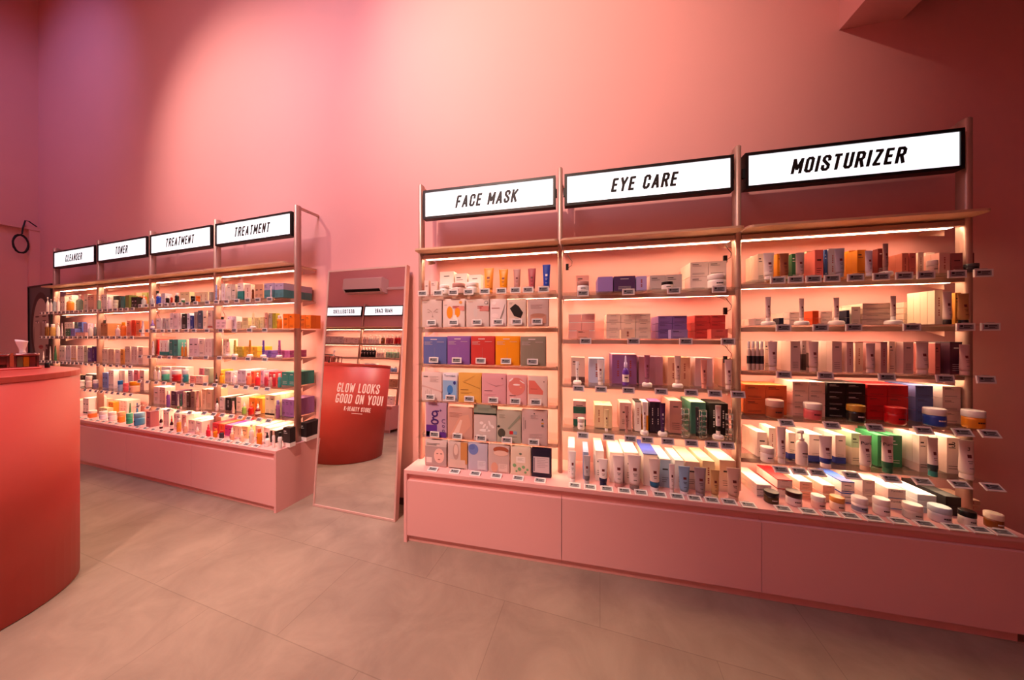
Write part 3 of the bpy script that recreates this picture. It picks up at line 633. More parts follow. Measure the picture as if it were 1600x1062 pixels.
def sign(fr, u0, u1, text, label, v=.168):
    z0, z1 = 2.155, 2.355; root = bpy.data.objects.new('illuminated_sign', None); col.objects.link(root); uc = (u0 + u1) / 2; root.location = fr.w(uc, v, z0); root.rotation_euler = (0, 0, -fr.ang)
    tag(root, label, 'sign', 'illuminated category signs'); w_ = u1 - u0; h = z1 - z0; e = .016
    b = MB(); b.box(-w_ / 2, w_ / 2, .004, .04, 0, h, M_BLACK)
    for x0, x1, a, c in ((-w_ / 2, w_ / 2, 0, e), (-w_ / 2, w_ / 2, h - e, h), (-w_ / 2, -w_ / 2 + e, e, h - e), (w_ / 2 - e, w_ / 2, e, h - e)): b.box(x0, x1, -.004, .004, a, c, M_BLACK)
    b.box(-w_ / 2 - .008, -w_ / 2, .01, .03, h * .35, h * .6, M_BLACK); b.box(w_ / 2, w_ / 2 + .008, .01, .03, h * .35, h * .6, M_BLACK)
    link('frame', b.mesh('frame'), root)
    b = MB(); b.quad(-w_ / 2 + e, w_ / 2 - e, e, h - e, .0015, M_PANEL); link('light_panel', b.mesh('light_panel'), root)
    b = MB(); lettering(b, text, 0, h * .5 - .042, .084, mat('#050506', .6), .0008, t=.185, gap=.12); link('lettering', b.mesh('lettering'), root)
for fr, ps, tx in ((R, PR, ['FACE MASK', 'EYE CARE', 'MOISTURIZER']), (L, PL, ['CLEANSER', 'TONER', 'TREATMENT', 'TREATMENT'])):
    for i, t in enumerate(tx):
        lab = 'black framed white light box sign reading %s' % t
        if t == 'TREATMENT': lab += ', the one %s' % ('next to TONER' if i == 2 else 'nearest the mirror')
        sign(fr, ps[i] + .028, ps[i + 1] - .028, t, lab)

# ------------------------------------------------------------------ products, right run
def ALLZ(fr, place):
    return (ZR if fr is R else ZL)[[q for q, w in enumerate((['FACE', 'EYE', 'MOIST'] if fr is R else ['CLEANSER', 'TONER', 'left TR', 'right TR'])) if w in place][0]] + [1.905]
def places(s): return ['%s shelf under %s' % (ORD[i], s) for i in range(5)], 'cabinet top under %s' % s
pl, pc = places('FACE MASK')
row(R, 1.615, pl[0], [('c', 663, 670, 438, PK), ('c', 673, 683, 439, PK), ('c', 687, 709, 424, W, {'v': .2}), ('j', 687, 702, 444, K, {'v': .105}), ('c', 711, 730, 427, W, {'v': .2, 'd': .05}), ('j', 707, 727, 441, PK, {'lid': '#c08a80', 'v': .105}),
 ('c', 732, 752, 429, W, {'v': .2, 'd': .05}), ('j', 729, 748, 440, K, {'v': .105}), ('t', 754, 770, 417, LO), ('t', 778, 793, 419, AM, {'cap': PK}), ('t', 801, 813, 419, DP, {'cap': RO}), ('t', 824, 837, 418, '#b5545a', {'cap': PK}), ('t', 847, 860, 412, BL, {'cap': K})])
row(R, 1.395, pl[1], [('m', 659, 690, 468, '#cfb8b0', {'art': a_face, 'look': 'grey line-drawn face', 'v': .105}), ('m', 691.5, 726, 467, '#ddc8c0', {'art': a_oval, 'look': 'white packet with two orange ovals,', 'v': .105}), ('m', 728, 764, 467, '#d3beb6', {'art': a_hand, 'look': 'pale grey hand print', 'v': .105}),
 ('m', 765.5, 791, 467, '#e6d2ce', {'art': a_silver, 'look': 'shiny silvery', 'v': .105}), ('m', 793, 822, 467, '#dcc6b4', {'art': a_gem, 'look': 'cream packet with black gem,', 'v': .105}), ('m', 824.5, 857, 466.5, '#c9aca4', {'art': a_plain, 'look': 'dusty pink wrinkled', 'v': .105})])
row(R, 1.148, pl[2], [('m', 661, 697.5, 526, DB, {'art': a_label, 'v': .105}), ('m', 698.5, 734, 525, '#85579c', {'art': a_label, 'look': 'purple', 'v': .105}), ('m', 735.5, 772.5, 525, '#c23a34', {'art': a_label, 'look': 'red', 'v': .105}), ('m', 774, 811.5, 525, '#ec9410', {'art': a_label, 'look': 'amber', 'v': .105}), ('m', 813, 852.5, 525.5, '#8c8270', {'art': a_label, 'look': 'olive grey', 'v': .105})])
row(R, .900, pl[3], [('m', 658.5, 690, 581.5, '#ddc4be', {'art': a_white, 'look': 'pale pink', 'v': .105}), ('m', 691, 714.5, 583, '#dcd6de', {'art': a_torr, 'look': 'narrow blue and white', 'v': .105}), ('m', 716, 751.5, 583, '#dda850', {'art': a_yellow, 'look': 'yellow', 'v': .105}), ('m', 752.5, 790.5, 584, '#dca0a6', {'art': a_pink, 'look': 'dusky pink', 'v': .105}),
 ('m', 791.5, 823, 586.5, '#e5aaa8', {'art': a_gel, 'look': 'glossy coral gel', 'v': .105}), ('m', 824.5, 855, 588, '#e6cabd', {'art': a_peach, 'look': 'cream packet with coral swoosh,', 'v': .105})])
row(R, .655, pl[4], [('m', 665, 697.5, 627.5, '#b995b0', {'art': a_g, 'look': 'purple gradient', 'v': .105}), ('m', 699, 738, 637, '#cf9c8c', {'art': a_brown, 'look': 'brown skin photo', 'v': .105}), ('m', 740, 775.5, 627.5, '#cdbab4', {'art': a_header, 'look': 'clear bubbled packet with green header,', 'v': .105}), ('m', 776, 814, 642, '#b5ae9c', {'art': a_green, 'look': 'grey green', 'v': .105}), ('m', 815, 855, 641, '#cfb0ab', {'art': a_info, 'look': 'pinkish grey', 'v': .105})])
row(R, .4675, pc, [('m', 664, 697.5, 686, '#d6c0bb', {'art': a_mask, 'look': 'grey packet with pink masked face,', 'v': .085}), ('m', 699.5, 730, 685, '#d0bab2', {'art': a_pano, 'look': 'packet with woman and tan stripe,', 'v': .085}), ('m', 731, 761.5, 690, '#bcb6c6', {'art': a_blue, 'look': 'pale packet with blue cloud,', 'v': .085}),
 ('m', 762.5, 796, 693, '#cdb2aa', {'art': a_redhead, 'look': 'packet with reddish hair photo,', 'v': .085}), ('m', 797.5, 829, 693, '#e3cfb8', {'art': a_dots, 'look': 'cream packet with green leaves,', 'v': .085}), ('m', 830, 861, 697.5, '#1c1730', {'art': a_navy, 'look': 'dark navy', 'v': .085})])
tags(R, 1.622, pl[0], us_px(R, [660, 684, 708, 732, 757, 783, 805, 825, 849]))
for z, xs, p_ in ((1.425, [674, 708.5, 745, 778, 807.5, 839], pl[1]), (1.178, [677.5, 713.5, 751, 790.5, 832], pl[2]), (.930, [672, 703.5, 733, 770.5, 805, 837], pl[3]), (.683, [679, 714.5, 752, 792, 834], pl[4])):
    tags(R, z, p_, us_px(R, xs), tilt=6)
tags(R, .4765, pc, [R.at(x, 745, .04)[0] for x in (677, 711, 743, 776, 810, 844)], v=.035, tilt=68)

pl, pc = places('EYE CARE')
row(R, 1.600, pl[0], [('c', 900, 921, 430, '#e6a595', {'v': .2, 'st': 1}), ('j', 901, 921, 438, K, {'lid': DP, 'v': .105}), ('c', 934, 958, 432, LV, {'v': .12, 'd': .06, 'st': 9, 'n': 3}), ('c', 959, 993, 431, '#4a2e5c', {'v': .12, 'd': .06, 'st': 3, 'n': 3}), ('c', 994, 1011, 431, '#b9a8da', {'v': .12, 'd': .06, 'st': 2, 'n': 3, 'tc': None}),
 ('c', 1015, 1066, 429, '#cdbab2', {'v': .2, 'nx': 2, 'd': .07, 'st': 1}), ('j', 1033, 1052, 439, W, {'lid': BK, 'v': .105}), ('c', 1078, 1136, 408, '#eed8cc', {'v': .2, 'nx': 2, 'nz': 2, 'd': .08, 'st': 1, 'n': 2}), ('j', 1105, 1134, 427, W, {'v': .1})])
row(R, 1.320, pl[1], [('c', 888, 930, 490, '#e3a79b', {'nx': 2, 'nz': 3, 'v': .2, 'd': .05, 'n': 3, 'st': 9, 'tc': W}), ('c', 901, 921, 515.5, '#eea690', {'v': .11, 'd': .05}), ('c', 947, 1017, 490, '#ecd2c0', {'nx': 3, 'nz': 3, 'v': .2, 'd': .05, 'n': 3, 'st': 3}), ('c', 970, 992, 514.5, '#f4cfae', {'v': .11, 'd': .05}),
 ('c', 1028, 1074, 493, '#7f5f9c', {'nx': 2, 'nz': 3, 'v': .2, 'd': .055, 'n': 3, 'st': 1}), ('c', 1048, 1075, 514.5, '#9a82b8', {'v': .11, 'd': .05}), ('c', 1085, 1134, 492, '#cf4540', {'nx': 2, 'nz': 3, 'v': .2, 'd': .055, 'n': 3, 'st': 1}), ('c', 1111, 1138, 514, '#e2685c', {'v': .11, 'd': .05})])
row(R, 1.042, pl[2], [('c', 892, 914, 558, '#d8b4a8', {'v': .2, 'bot': '#6e4a44', 'st': 1}), ('s', 899, 905, 566, K, {'v': .1, 'sw': .05}), ('c', 920, 945, 559.5, '#b9c0de', {'v': .2, 'n': 3}), ('t', 933, 944, 562, W, {'v': .12}), ('c', 956, 995, 553, '#8e5c92', {'nx': 2, 'v': .2, 'n': 3, 'd': .05, 'st': 2, 'tc': '#d9a6b4'}), ('d', 972, 983, 556, '#6b3fa8', {'v': .12, 'cap': '#cfc2e6'}),
 ('c', 998, 1036, 557, '#b58090', {'nx': 3, 'v': .2, 'n': 3, 'd': .045, 'st': 9}), ('s', 1008, 1018, 556, '#a8667f', {'v': .1, 'sw': .055}), ('c', 1043, 1079, 558, '#dfae90', {'nx': 2, 'v': .2, 'n': 3, 'd': .045, 'st': 2}), ('s', 1056, 1067, 557, '#e2bfae', {'v': .1, 'sw': .055}),
 ('c', 1086, 1114, 559, '#cfaeb4', {'v': .2, 'n': 3, 'd': .045}), ('t', 1096, 1107, 562, '#e69a88', {'v': .12}), ('c', 1128, 1153, 560, '#d49a86', {'v': .2, 'n': 3, 'd': .05}), ('t', 1134, 1147, 562, '#e6c3ba', {'v': .12})])
row(R, .765, pl[3], [('c', 895, 916, 626, '#1f5f4c', {'v': .2, 'nz': 2, 'top': '#d9a9a0'}), ('j', 902, 914, 654, W, {'v': .12, 'lid': '#d8cfca'}), ('c', 929, 957, 633, '#e9d0a8', {'nx': 2, 'v': .19, 'n': 3}), ('t', 944, 952, 640, '#efe0a8', {'v': .12, 'cap': W}), ('c', 968, 987, 629, '#cfa69c', {'v': .19, 'n': 2}), ('t', 976, 983, 634, '#c08a80', {'v': .12}),
 ('c', 992, 1002, 627, W, {'v': .17, 'n': 3, 'tc': BK}), ('c', 1004, 1013, 628, '#e2900f', {'v': .17, 'n': 3, 'top': W}), ('s', 1005, 1012, 630, W, {'v': .095, 'sw': .045}), ('c', 1015, 1033, 627, '#2a1a30', {'v': .18, 'n': 3, 'tc': '#8a4a80', 'nx': 2, 'st': 2}), ('s', 1033, 1042, 632, '#4a2a5c', {'v': .095, 'sw': .05}),
 ('c', 1046, 1066, 626, '#d39a8c', {'v': .18, 'n': 3}), ('r', 1066, 1079, 633, BK, {'v': .1}), ('c', 1079, 1103, 628, '#3f7f6c', {'v': .19, 'n': 3, 'd': .055, 'tc': '#9fc4a4'}), ('r', 1094, 1107, 636, BK, {'v': .1}), ('t', 1087, 1094, 636, '#3a3a3e', {'v': .11, 'cap': BK}),
 ('c', 1108, 1138, 630, '#14100f', {'v': .19, 'n': 3, 'nx': 2, 'st': 2}), ('s', 1121, 1131, 636, W, {'v': .1, 'sw': .055, 'band': BK}), ('r', 1136, 1148, 642, BK, {'v': .1}), ('s', 1145, 1155, 640, '#dcb0a4', {'v': .1, 'sw': .05})])
row(R, .4675, pc, [('c', 887, 898, 699, W, {'v': .12, 'n': 6}), ('t', 889, 900.5, 706, K, {'v': .055}), ('c', 911, 920, 706, '#8fa6cf', {'v': .12, 'n': 6}), ('t', 911.5, 923, 713, '#b9b2b4', {'v': .055, 'band': '#6e6a70'}), ('c', 930, 944, 704, W, {'v': .12, 'n': 5, 'd': .045}), ('t', 935, 951, 719, W, {'v': .05, 'band': NV, 'cap': NV}),
 ('c', 953, 974, 707, W, {'v': .12, 'n': 5, 'd': .045}), ('t', 958, 977, 714, '#f0dcd6', {'v': .05, 'cap': '#cf8f86'}), ('c', 975, 998, 707, W, {'v': .12, 'n': 5, 'd': .045}), ('t', 982, 1004, 714, '#ecd9d0', {'v': .045, 'cap': '#8d7a74'}), ('c', 1005, 1028, 709, W, {'v': .12, 'n': 5, 'd': .048, 'tc': '#3a4fb4'}), ('t', 1015, 1034, 719, '#ecdccf', {'v': .05, 'band': '#1b6f9a', 'cap': K}),
 ('c', 1031, 1048, 717, '#9cb8cf', {'v': .12, 'n': 5, 'tc': W}), ('t', 1046, 1056, 726, W, {'v': .055}), ('c', 1054, 1069, 719, W, {'v': .12, 'n': 5}), ('t', 1062, 1081, 731, '#8fb6d2', {'v': .045, 'cap': K}), ('c', 1071, 1094, 721, '#cdb0a2', {'v': .13, 'n': 5, 'tc': '#e9c8b4'}), ('t', 1087, 1107, 733, '#a9989a', {'v': .045}),
 ('c', 1097, 1117, 720, '#efe0b8', {'v': .13, 'n': 5}), ('t', 1112, 1127, 736, '#d9b070', {'v': .045, 'cap': PY}), ('c', 1124, 1150, 719, '#e9cdb4', {'v': .14, 'n': 4, 'd': .05, 'tc': W}), ('t', 1139, 1161, 734, '#dfb9a0', {'v': .04})])
tags(R, 1.590, pl[0], us_px(R, [911, 982, 1053, 1124])); tags(R, 1.306, pl[1], us_px(R, [915, 990, 1072, 1138]))
tags(R, 1.024, pl[2], us_px(R, [904, 939, 982, 1033, 1080, 1117, 1153]), tilt=12); tags(R, .748, pl[3], us_px(R, [911, 951, 985, 1011, 1043, 1080, 1112, 1136]), tilt=22)
tags(R, .4765, pc, [R.at(x, 765, .03)[0] for x in (898, 922, 948, 975, 1001, 1030, 1057, 1084, 1111, 1138)], v=.02, tilt=68)

pl, pc = places('MOISTURIZER')
row(R, 1.635, pl[0], [('b', 1170, 1184, 400, '#e9c9bb', {'nx': 2, 'cap': W, 'v': .2}), ('c', 1184, 1195, 396, '#ecd8c2', {'n': 4, 'v': .17}), ('t', 1196, 1214, 393, '#e6d6d2', {'band': W, 'v': .1}), ('c', 1214, 1221, 396, '#d98a1a', {'n': 3, 'v': .17}), ('t', 1221, 1237, 394, '#9a5a3a', {'v': .1, 'cap': '#d8b49c'}), ('c', 1237, 1246, 396, '#2c6f48', {'n': 4, 'v': .17}),
 ('t', 1246, 1261, 393, '#b9a09c', {'v': .1, 'cap': PK}), ('c', 1260, 1271, 392, '#c6cfae', {'n': 3, 'v': .17}), ('c', 1273, 1287, 390, '#ea7466', {'v': .12, 'n': 3}), ('c', 1288, 1293, 390, '#34589a', {'n': 4, 'v': .17, 'd': .03}), ('c', 1294, 1308, 388, '#b9b2bc', {'n': 4, 'v': .17}), ('t', 1308, 1325, 386, '#a9a3b2', {'v': .1}),
 ('c', 1326, 1338, 391, '#dd8410', {'v': .15, 'n': 4}), ('c', 1339, 1354, 390, '#dd8410', {'v': .12, 'n': 4}), ('t', 1355, 1368, 390, '#cfc0d0', {'v': .1}), ('c', 1371, 1381, 388, '#7a2c2c', {'v': .12, 'n': 3}), ('s', 1387, 1397, 379, '#a07a74', {'v': .095, 'sw': .05}), ('c', 1398, 1407, 398, '#e9b8a0', {'v': .18, 'n': 3}), ('c', 1409, 1420, 395, '#e08468', {'v': .13, 'n': 3}), ('c', 1421, 1432, 395, '#cf6a5c', {'v': .13, 'n': 3}),
 ('c', 1434, 1444, 394, '#f0dcc6', {'v': .17, 'n': 3, 'st': 2}), ('j', 1447, 1466, 406, '#ecdcd0', {'v': .1, 'clear': True}), ('c', 1446, 1461, 394, '#e6cdbf', {'v': .2, 'n': 2}), ('c', 1467, 1485, 394, '#d8a398', {'v': .15, 'n': 3, 'st': 2}), ('c', 1486, 1505, 395, '#a4605c', {'v': .15, 'n': 3}), ('c', 1506, 1523, 395, '#7c3a3c', {'v': .16, 'n': 3, 'd': .05}), ('j', 1505, 1530, 411, '#1a1416', {'v': .09, 'lid': '#3a3a3e'})])
row(R, 1.392, pl[1], [('c', 1178, 1200, 497, '#e6cfc4', {'v': .15, 'd': .05, 'n': 3, 'st': 1}), ('s', 1201, 1211, 463.5, '#e0c4bc', {'v': .1, 'sw': .06, 'cap': W}), ('c', 1217, 1225, 496.5, '#1c2038', {'v': .15, 'd': .05, 'st': 9}), ('c', 1233, 1250, 487, '#e3cabf', {'v': .17, 'd': .05, 'n': 3, 'nz': 2, 'st': 1}), ('c', 1251, 1268, 487, '#e3cabf', {'v': .17, 'd': .05, 'n': 3, 'nz': 2, 'st': 3}), ('s', 1255, 1264, 466, '#dcc0b8', {'v': .1, 'sw': .06, 'cap': W}),
 ('c', 1269, 1280, 485, '#e2501f', {'v': .15, 'd': .045, 'nz': 2, 'n': 2, 'st': 9}), ('c', 1282, 1301, 486, '#e3cabf', {'v': .17, 'd': .05, 'n': 3, 'nz': 2, 'st': 1}), ('c', 1302, 1320, 486, '#e3cabf', {'v': .17, 'd': .05, 'n': 3, 'nz': 2, 'st': 3}), ('s', 1310, 1320, 464.5, '#dcc0b8', {'v': .1, 'sw': .06, 'cap': W}), ('c', 1322, 1328, 484, '#1c2038', {'v': .15, 'd': .045, 'nz': 2, 'st': 9}),
 ('c', 1330, 1345, 479, '#f2e2cc', {'v': .165, 'd': .03, 'n': 3}), ('c', 1347, 1400, 473, '#e6ccb8', {'v': .17, 'd': .06, 'nz': 4, 'n': 3, 'st': 1}), ('s', 1401, 1411, 462, '#dcc0b4', {'v': .095, 'sw': .06, 'cap': W}), ('c', 1411, 1456, 471, '#e6ccb8', {'v': .17, 'd': .06, 'nz': 4, 'n': 3, 'st': 1}), ('c', 1460, 1474, 453, '#f0dfc2', {'v': .12, 'n': 4, 'st': 2}), ('t', 1478, 1494, 454.5, '#d8c0b6', {'v': .1, 'cap': BK}), ('c', 1492, 1502, 457, '#c88a3a', {'v': .19, 'n': 3}), ('t', 1503, 1522, 457.5, '#b98a50', {'v': .1, 'cap': BK})])
row(R, 1.150, pl[2], [('b', 1166, 1194, 533, '#d6b8a8', {'nx': 4, 'cap': W, 'v': .12, 'band': '#2a1c20', 'n': 1}), ('c', 1195, 1203, 533, '#ecd4c4', {'v': .17, 'n': 4}), ('t', 1203, 1219, 533, '#dcc0ba', {'v': .105}), ('c', 1219, 1227, 532, '#3a2a30', {'v': .17, 'n': 4, 'bot': BK, 'top': '#9a8488'}), ('c', 1235, 1251, 533, '#dcbcb0', {'v': .12, 'n': 4, 'st': 3}), ('c', 1253, 1260, 532, '#3a2a30', {'v': .17, 'n': 4, 'top': '#9a8488'}),
 ('t', 1267, 1284, 533, '#dcbcb2', {'v': .105}), ('c', 1285, 1292, 532, '#3a2a30', {'v': .17, 'n': 4, 'top': '#9a8488'}), ('c', 1300, 1316, 533, '#dcbcb0', {'v': .12, 'n': 4, 'st': 3}), ('c', 1323, 1334, 534, '#dcb4ac', {'v': .12, 'n': 4, 'tc': '#8a3038', 'st': 2}), ('c', 1336, 1349, 534, '#ecd0bc', {'v': .17, 'n': 4, 'tc': '#8a3038'}), ('t', 1357, 1373, 536, '#dcbcb6', {'v': .1}),
 ('c', 1376, 1387, 534, '#b98a88', {'v': .12, 'n': 4, 'tc': '#7a2830', 'st': 2}), ('c', 1389, 1399, 533, '#f0d6be', {'v': .15, 'n': 4}), ('c', 1400, 1410, 533, '#f0d6be', {'v': .15, 'n': 4}), ('c', 1411, 1428, 534, '#d8b4a6', {'v': .12, 'n': 4, 'st': 3}), ('t', 1438, 1459, 534, '#dcc0b6', {'v': .1}), ('c', 1461, 1470, 535, '#a8605c', {'v': .14, 'n': 4, 'tc': '#e0c8c0'}), ('c', 1471, 1481, 535, '#8a4048', {'v': .14, 'n': 4, 'tc': '#e0c8c0'}), ('c', 1484, 1504, 534, '#4e2438', {'v': .13, 'n': 4, 'tc': '#2a1620'}), ('t', 1505, 1523, 538, '#cfa8a0', {'v': .095})])
row(R, .900, pl[3], [('c', 1164, 1230, 601, '#dd6a34', {'nx': 2, 'nz': 2, 'v': .19, 'd': .075, 'n': 2, 'st': 1}), ('j', 1196, 1224, 626, '#c46a44', {'v': .1, 'lid': '#e0b0a0', 'clear': True}), ('c', 1238, 1290, 596, '#e9c6b8', {'nx': 2, 'nz': 3, 'v': .19, 'd': .075, 'n': 2, 'st': 1}), ('j', 1255, 1284, 631, '#e06a6c', {'v': .1, 'lid': W}), ('c', 1292, 1353, 598, '#141014', {'nx': 2, 'nz': 3, 'v': .19, 'd': .075, 'n': 2, 'st': 1}), ('j', 1322, 1352, 634, '#120f12', {'v': .1, 'lid': '#b98a34'}),
 ('c', 1355, 1420, 601, '#c4121a', {'nx': 2, 'nz': 3, 'v': .19, 'd': .075, 'n': 2, 'st': 1}), ('j', 1381, 1416, 637.5, '#c4121a', {'v': .095}), ('c', 1430, 1459, 602, '#5c6ca6', {'nz': 3, 'v': .19, 'd': .075, 'n': 2, 'st': 1}), ('j', 1441, 1479, 639.5, '#2448a8', {'v': .095, 'lid': K}), ('c', 1472, 1502, 603, '#e6cabb', {'nz': 3, 'v': .19, 'd': .075, 'n': 2, 'st': 1}), ('j', 1501, 1540, 642.5, '#e08a1e', {'v': .092, 'lid': K})])
row(R, .660, pl[4], [('c', 1183, 1199, 675, '#efdccf', {'v': .19, 'n': 4}), ('j', 1188, 1209, 700.5, W, {'v': .1}), ('c', 1201, 1213, 668, '#efdccf', {'v': .2, 'n': 3}), ('t', 1217, 1232, 668, '#e9dad4', {'v': .105}), ('c', 1232, 1244, 676, '#ecdcd4', {'v': .19, 'n': 3, 'bot': '#2c3f9c'}), ('p', 1243, 1262, 674, '#eedfd8', {'v': .1}), ('c', 1264, 1287, 679, '#e6d4ce', {'v': .18, 'n': 4, 'bot': '#2c3f9c', 'st': 3}), ('t', 1285, 1307, 683, '#eedfd9', {'v': .095, 'band': '#2c3f9c'}), ('c', 1305, 1322, 680, '#e6d4ce', {'v': .18, 'n': 4, 'bot': '#2c3f9c', 'st': 3}),
 ('c', 1330, 1347, 677, '#e9d8bc', {'v': .18, 'n': 4, 'top': '#a8c8a2'}), ('t', 1348, 1369, 682, '#efdfd2', {'v': .095, 'cap': '#e0b090', 'text': 'Purit'}), ('c', 1371, 1386, 680, '#3f9a62', {'v': .18, 'n': 4}), ('c', 1389, 1410, 680, '#2f7f50', {'v': .19, 'n': 4}), ('t', 1383, 1403, 683, '#eedfd6', {'v': .09, 'band': GN, 'cap': GN, 'text': 'Purit'}), ('c', 1413, 1430, 678, '#cfdfcf', {'v': .19, 'n': 3, 'bot': '#1f5f48'}), ('c', 1436, 1452, 681, '#e2cfc6', {'v': .15, 'n': 4, 'bot': '#cfb0a6', 'st': 1}), ('t', 1455, 1473, 685, '#ecdcd6', {'v': .095, 'band': '#2a3a3c', 'cap': TL}),
 ('c', 1479, 1501, 684, '#dfc8be', {'v': .16, 'n': 4, 'text': '3'}), ('c', 1503, 1516, 684, '#dfc8be', {'v': .18, 'n': 3}), ('t', 1507, 1533, 690, '#e6d2ca', {'v': .09, 'text': '3'})])
row(R, .4675, pc, [('c', 1182, 1206, 757, '#efe6da', {'nz': 2, 'v': .13, 'd': .055, 'n': 4, 'tc': W, 'acc': '#2a2418'}), ('j', 1193, 1217, 771, '#4a3a1c', {'v': .05, 'lid': BK}), ('c', 1214, 1239, 749, '#efdcd6', {'nz': 2, 'v': .14, 'd': .06, 'n': 3, 'tc': '#b81820', 'st': 3}), ('j', 1227, 1253, 771, '#f0dcd6', {'v': .05, 'lid': '#3a1418'}), ('c', 1249, 1270, 752, '#e9b4a0', {'nz': 2, 'v': .15, 'd': .055, 'n': 3, 'tc': W}), ('j', 1267, 1290, 777, '#ecc4b4', {'v': .045, 'lid': W}),
 ('c', 1285, 1305, 758, '#e3b8a6', {'nz': 2, 'v': .14, 'd': .055, 'n': 4, 'tc': W, 'st': 3}), ('j', 1296, 1320, 779, '#ecd0b8', {'v': .045, 'lid': '#e29a4a'}), ('c', 1314, 1336, 752, '#efe2de', {'nz': 2, 'v': .14, 'd': .055, 'n': 4, 'tc': '#3458b8', 'acc': '#2c3f9c'}), ('j', 1330, 1356, 780, '#e9dcd8', {'v': .045, 'lid': K, 'band': '#8a90a8'}), ('c', 1347, 1368, 750, '#e3cfc6', {'nz': 2, 'v': .14, 'd': .055, 'n': 4, 'st': 3}), ('j', 1363, 1391, 782, '#e9dcd6', {'v': .045, 'lid': W}),
 ('c', 1387, 1416, 764, '#e9ddd8', {'nz': 2, 'v': .13, 'd': .06, 'n': 4, 'text': 'Torriden', 'acc': '#5c80b8', 'st': 9}), ('j', 1409, 1442, 791, '#d6d0cc', {'v': .035, 'lid': '#e9d8ce', 'clear': True}), ('c', 1433, 1464, 773, '#cdd6dc', {'v': .13, 'd': .065, 'n': 3, 'tc': '#eef4f8', 'nz': 3, 'st': 9}), ('j', 1449, 1487, 795, '#cfc8cc', {'v': .035, 'lid': '#b9ccd8'}), ('c', 1477, 1503, 776, '#141214', {'v': .13, 'd': .065, 'n': 3, 'nz': 2, 'st': 9}), ('j', 1496, 1526, 801, '#d9cfc0', {'v': .035, 'lid': BK}),
 ('c', 1507, 1533, 781, '#e3c0aa', {'v': .14, 'd': .06, 'n': 3, 'nz': 2}), ('j', 1536, 1569, 805, '#8a4a14', {'v': .035, 'lid': '#ecd8c0'})])
tags(R, 1.627, pl[0], us_px(R, [1216, 1244, 1272, 1301, 1338, 1378, 1414, 1448, 1497, 1538])); tags(R, 1.378, pl[1], us_px(R, [1225, 1283, 1335, 1426, 1510, 1549])); tags(R, 1.135, pl[2], us_px(R, [1225, 1290, 1386, 1477, 1541]), tilt=8)
tags(R, .889, pl[3], us_px(R, [1228, 1299, 1366, 1442, 1503, 1545], .075), v=.07, tilt=32); tags(R, .650, pl[4], us_px(R, [1219, 1247, 1275, 1329, 1390, 1439, 1497, 1548], .07), v=.062, tilt=48)
tags(R, .4765, pc, [R.at(x, 800, .02)[0] for x in (1168, 1222, 1261, 1294, 1326, 1362, 1402, 1442, 1488, 1527, 1562)], v=.012, tilt=74)

# ------------------------------------------------------------------ products, left run
B = {'v': .17}
pl, pc = places('CLEANSER')
row(L, 1.620, pl[0], [('p', 72, 77, 464, W), ('p', 77.5, 82, 467, W), ('p', 82.5, 88, 463, '#cfe0e6', {'clear': True}), ('p', 88.5, 94, 463, W), ('c', 94.5, 101, 463, '#efdcd4'), ('p', 104, 116, 463, '#f09a3a'), ('c', 100, 112, 461, W, {'v': .21}), ('p', 119, 130, 459, '#9fc4a4', {'clear': True}), ('c', 131, 137, 459, CR), ('c', 137.5, 147, 460, '#e2b49c', {'n': 2})])
row(L, 1.335, pl[1], [('b', 70, 77, 505, BR), ('b', 78, 87, 506, '#b98a4a'), ('p', 88, 94, 504, W), ('t', 94.5, 100, 504, '#e9d0cc'), ('c', 102, 109, 513, GN, {'v': .13}), ('c', 110, 117, 513, '#7a82c8', {'v': .13}), ('c', 101, 114, 503, W, {'v': .21}), ('c', 116, 121, 503, GG, {'v': .21}), ('c', 122, 128, 503, '#4a62b0', {'v': .21}), ('c', 117.5, 133, 519, '#e9b4a4', {'v': .12}), ('c', 130, 137, 505, '#c6b4d4'), ('p', 138, 145, 507, LG), ('b', 146, 151, 506, '#6d6a70')])
row(L, 1.050, pl[2], [('t', 66, 70.5, 548, W), ('c', 71, 76, 538, '#3a1c1c'), ('t', 77, 81, 541, W), ('t', 84, 90.5, 540, '#4a8a5c'), ('c', 92.5, 101, 540, '#e9d4d0'), ('c', 102.5, 110, 540, '#d6d4e0'), ('c', 111, 119, 540, '#ecd8c8', {'acc': YE}), ('c', 121, 130, 540, W), ('c', 131, 136, 540, '#cdd2b4'), ('c', 137, 143, 543, '#6a5494'), ('c', 143.5, 148, 541, '#4a2a6a')])
row(L, .768, pl[3], [('t', 96, 98.8, 577, '#1b6fa8'), ('t', 99, 101.4, 577, '#28704a'), ('t', 102, 107.5, 577, '#e2d2c4'), ('t', 108, 113.5, 577, '#dcdccf'), ('t', 114, 119.5, 577, W, {'band': GN}), ('c', 119, 125, 585, '#b98a6a', {'v': .2}), ('c', 126, 132, 586, BK, {'v': .2}), ('j', 121, 132.5, 595, W, {'lid': W}), ('c', 133.7, 148, 584, '#3a3034', {'v': .2, 'tc': W}), ('j', 133.5, 144, 588, '#e6cfc4', {'v': .1}), ('j', 145, 154, 594, '#8a7a94', {'lid': W, 'v': .1}), ('c', 150.5, 157, 574, '#e6d0c4', {'v': .2})])
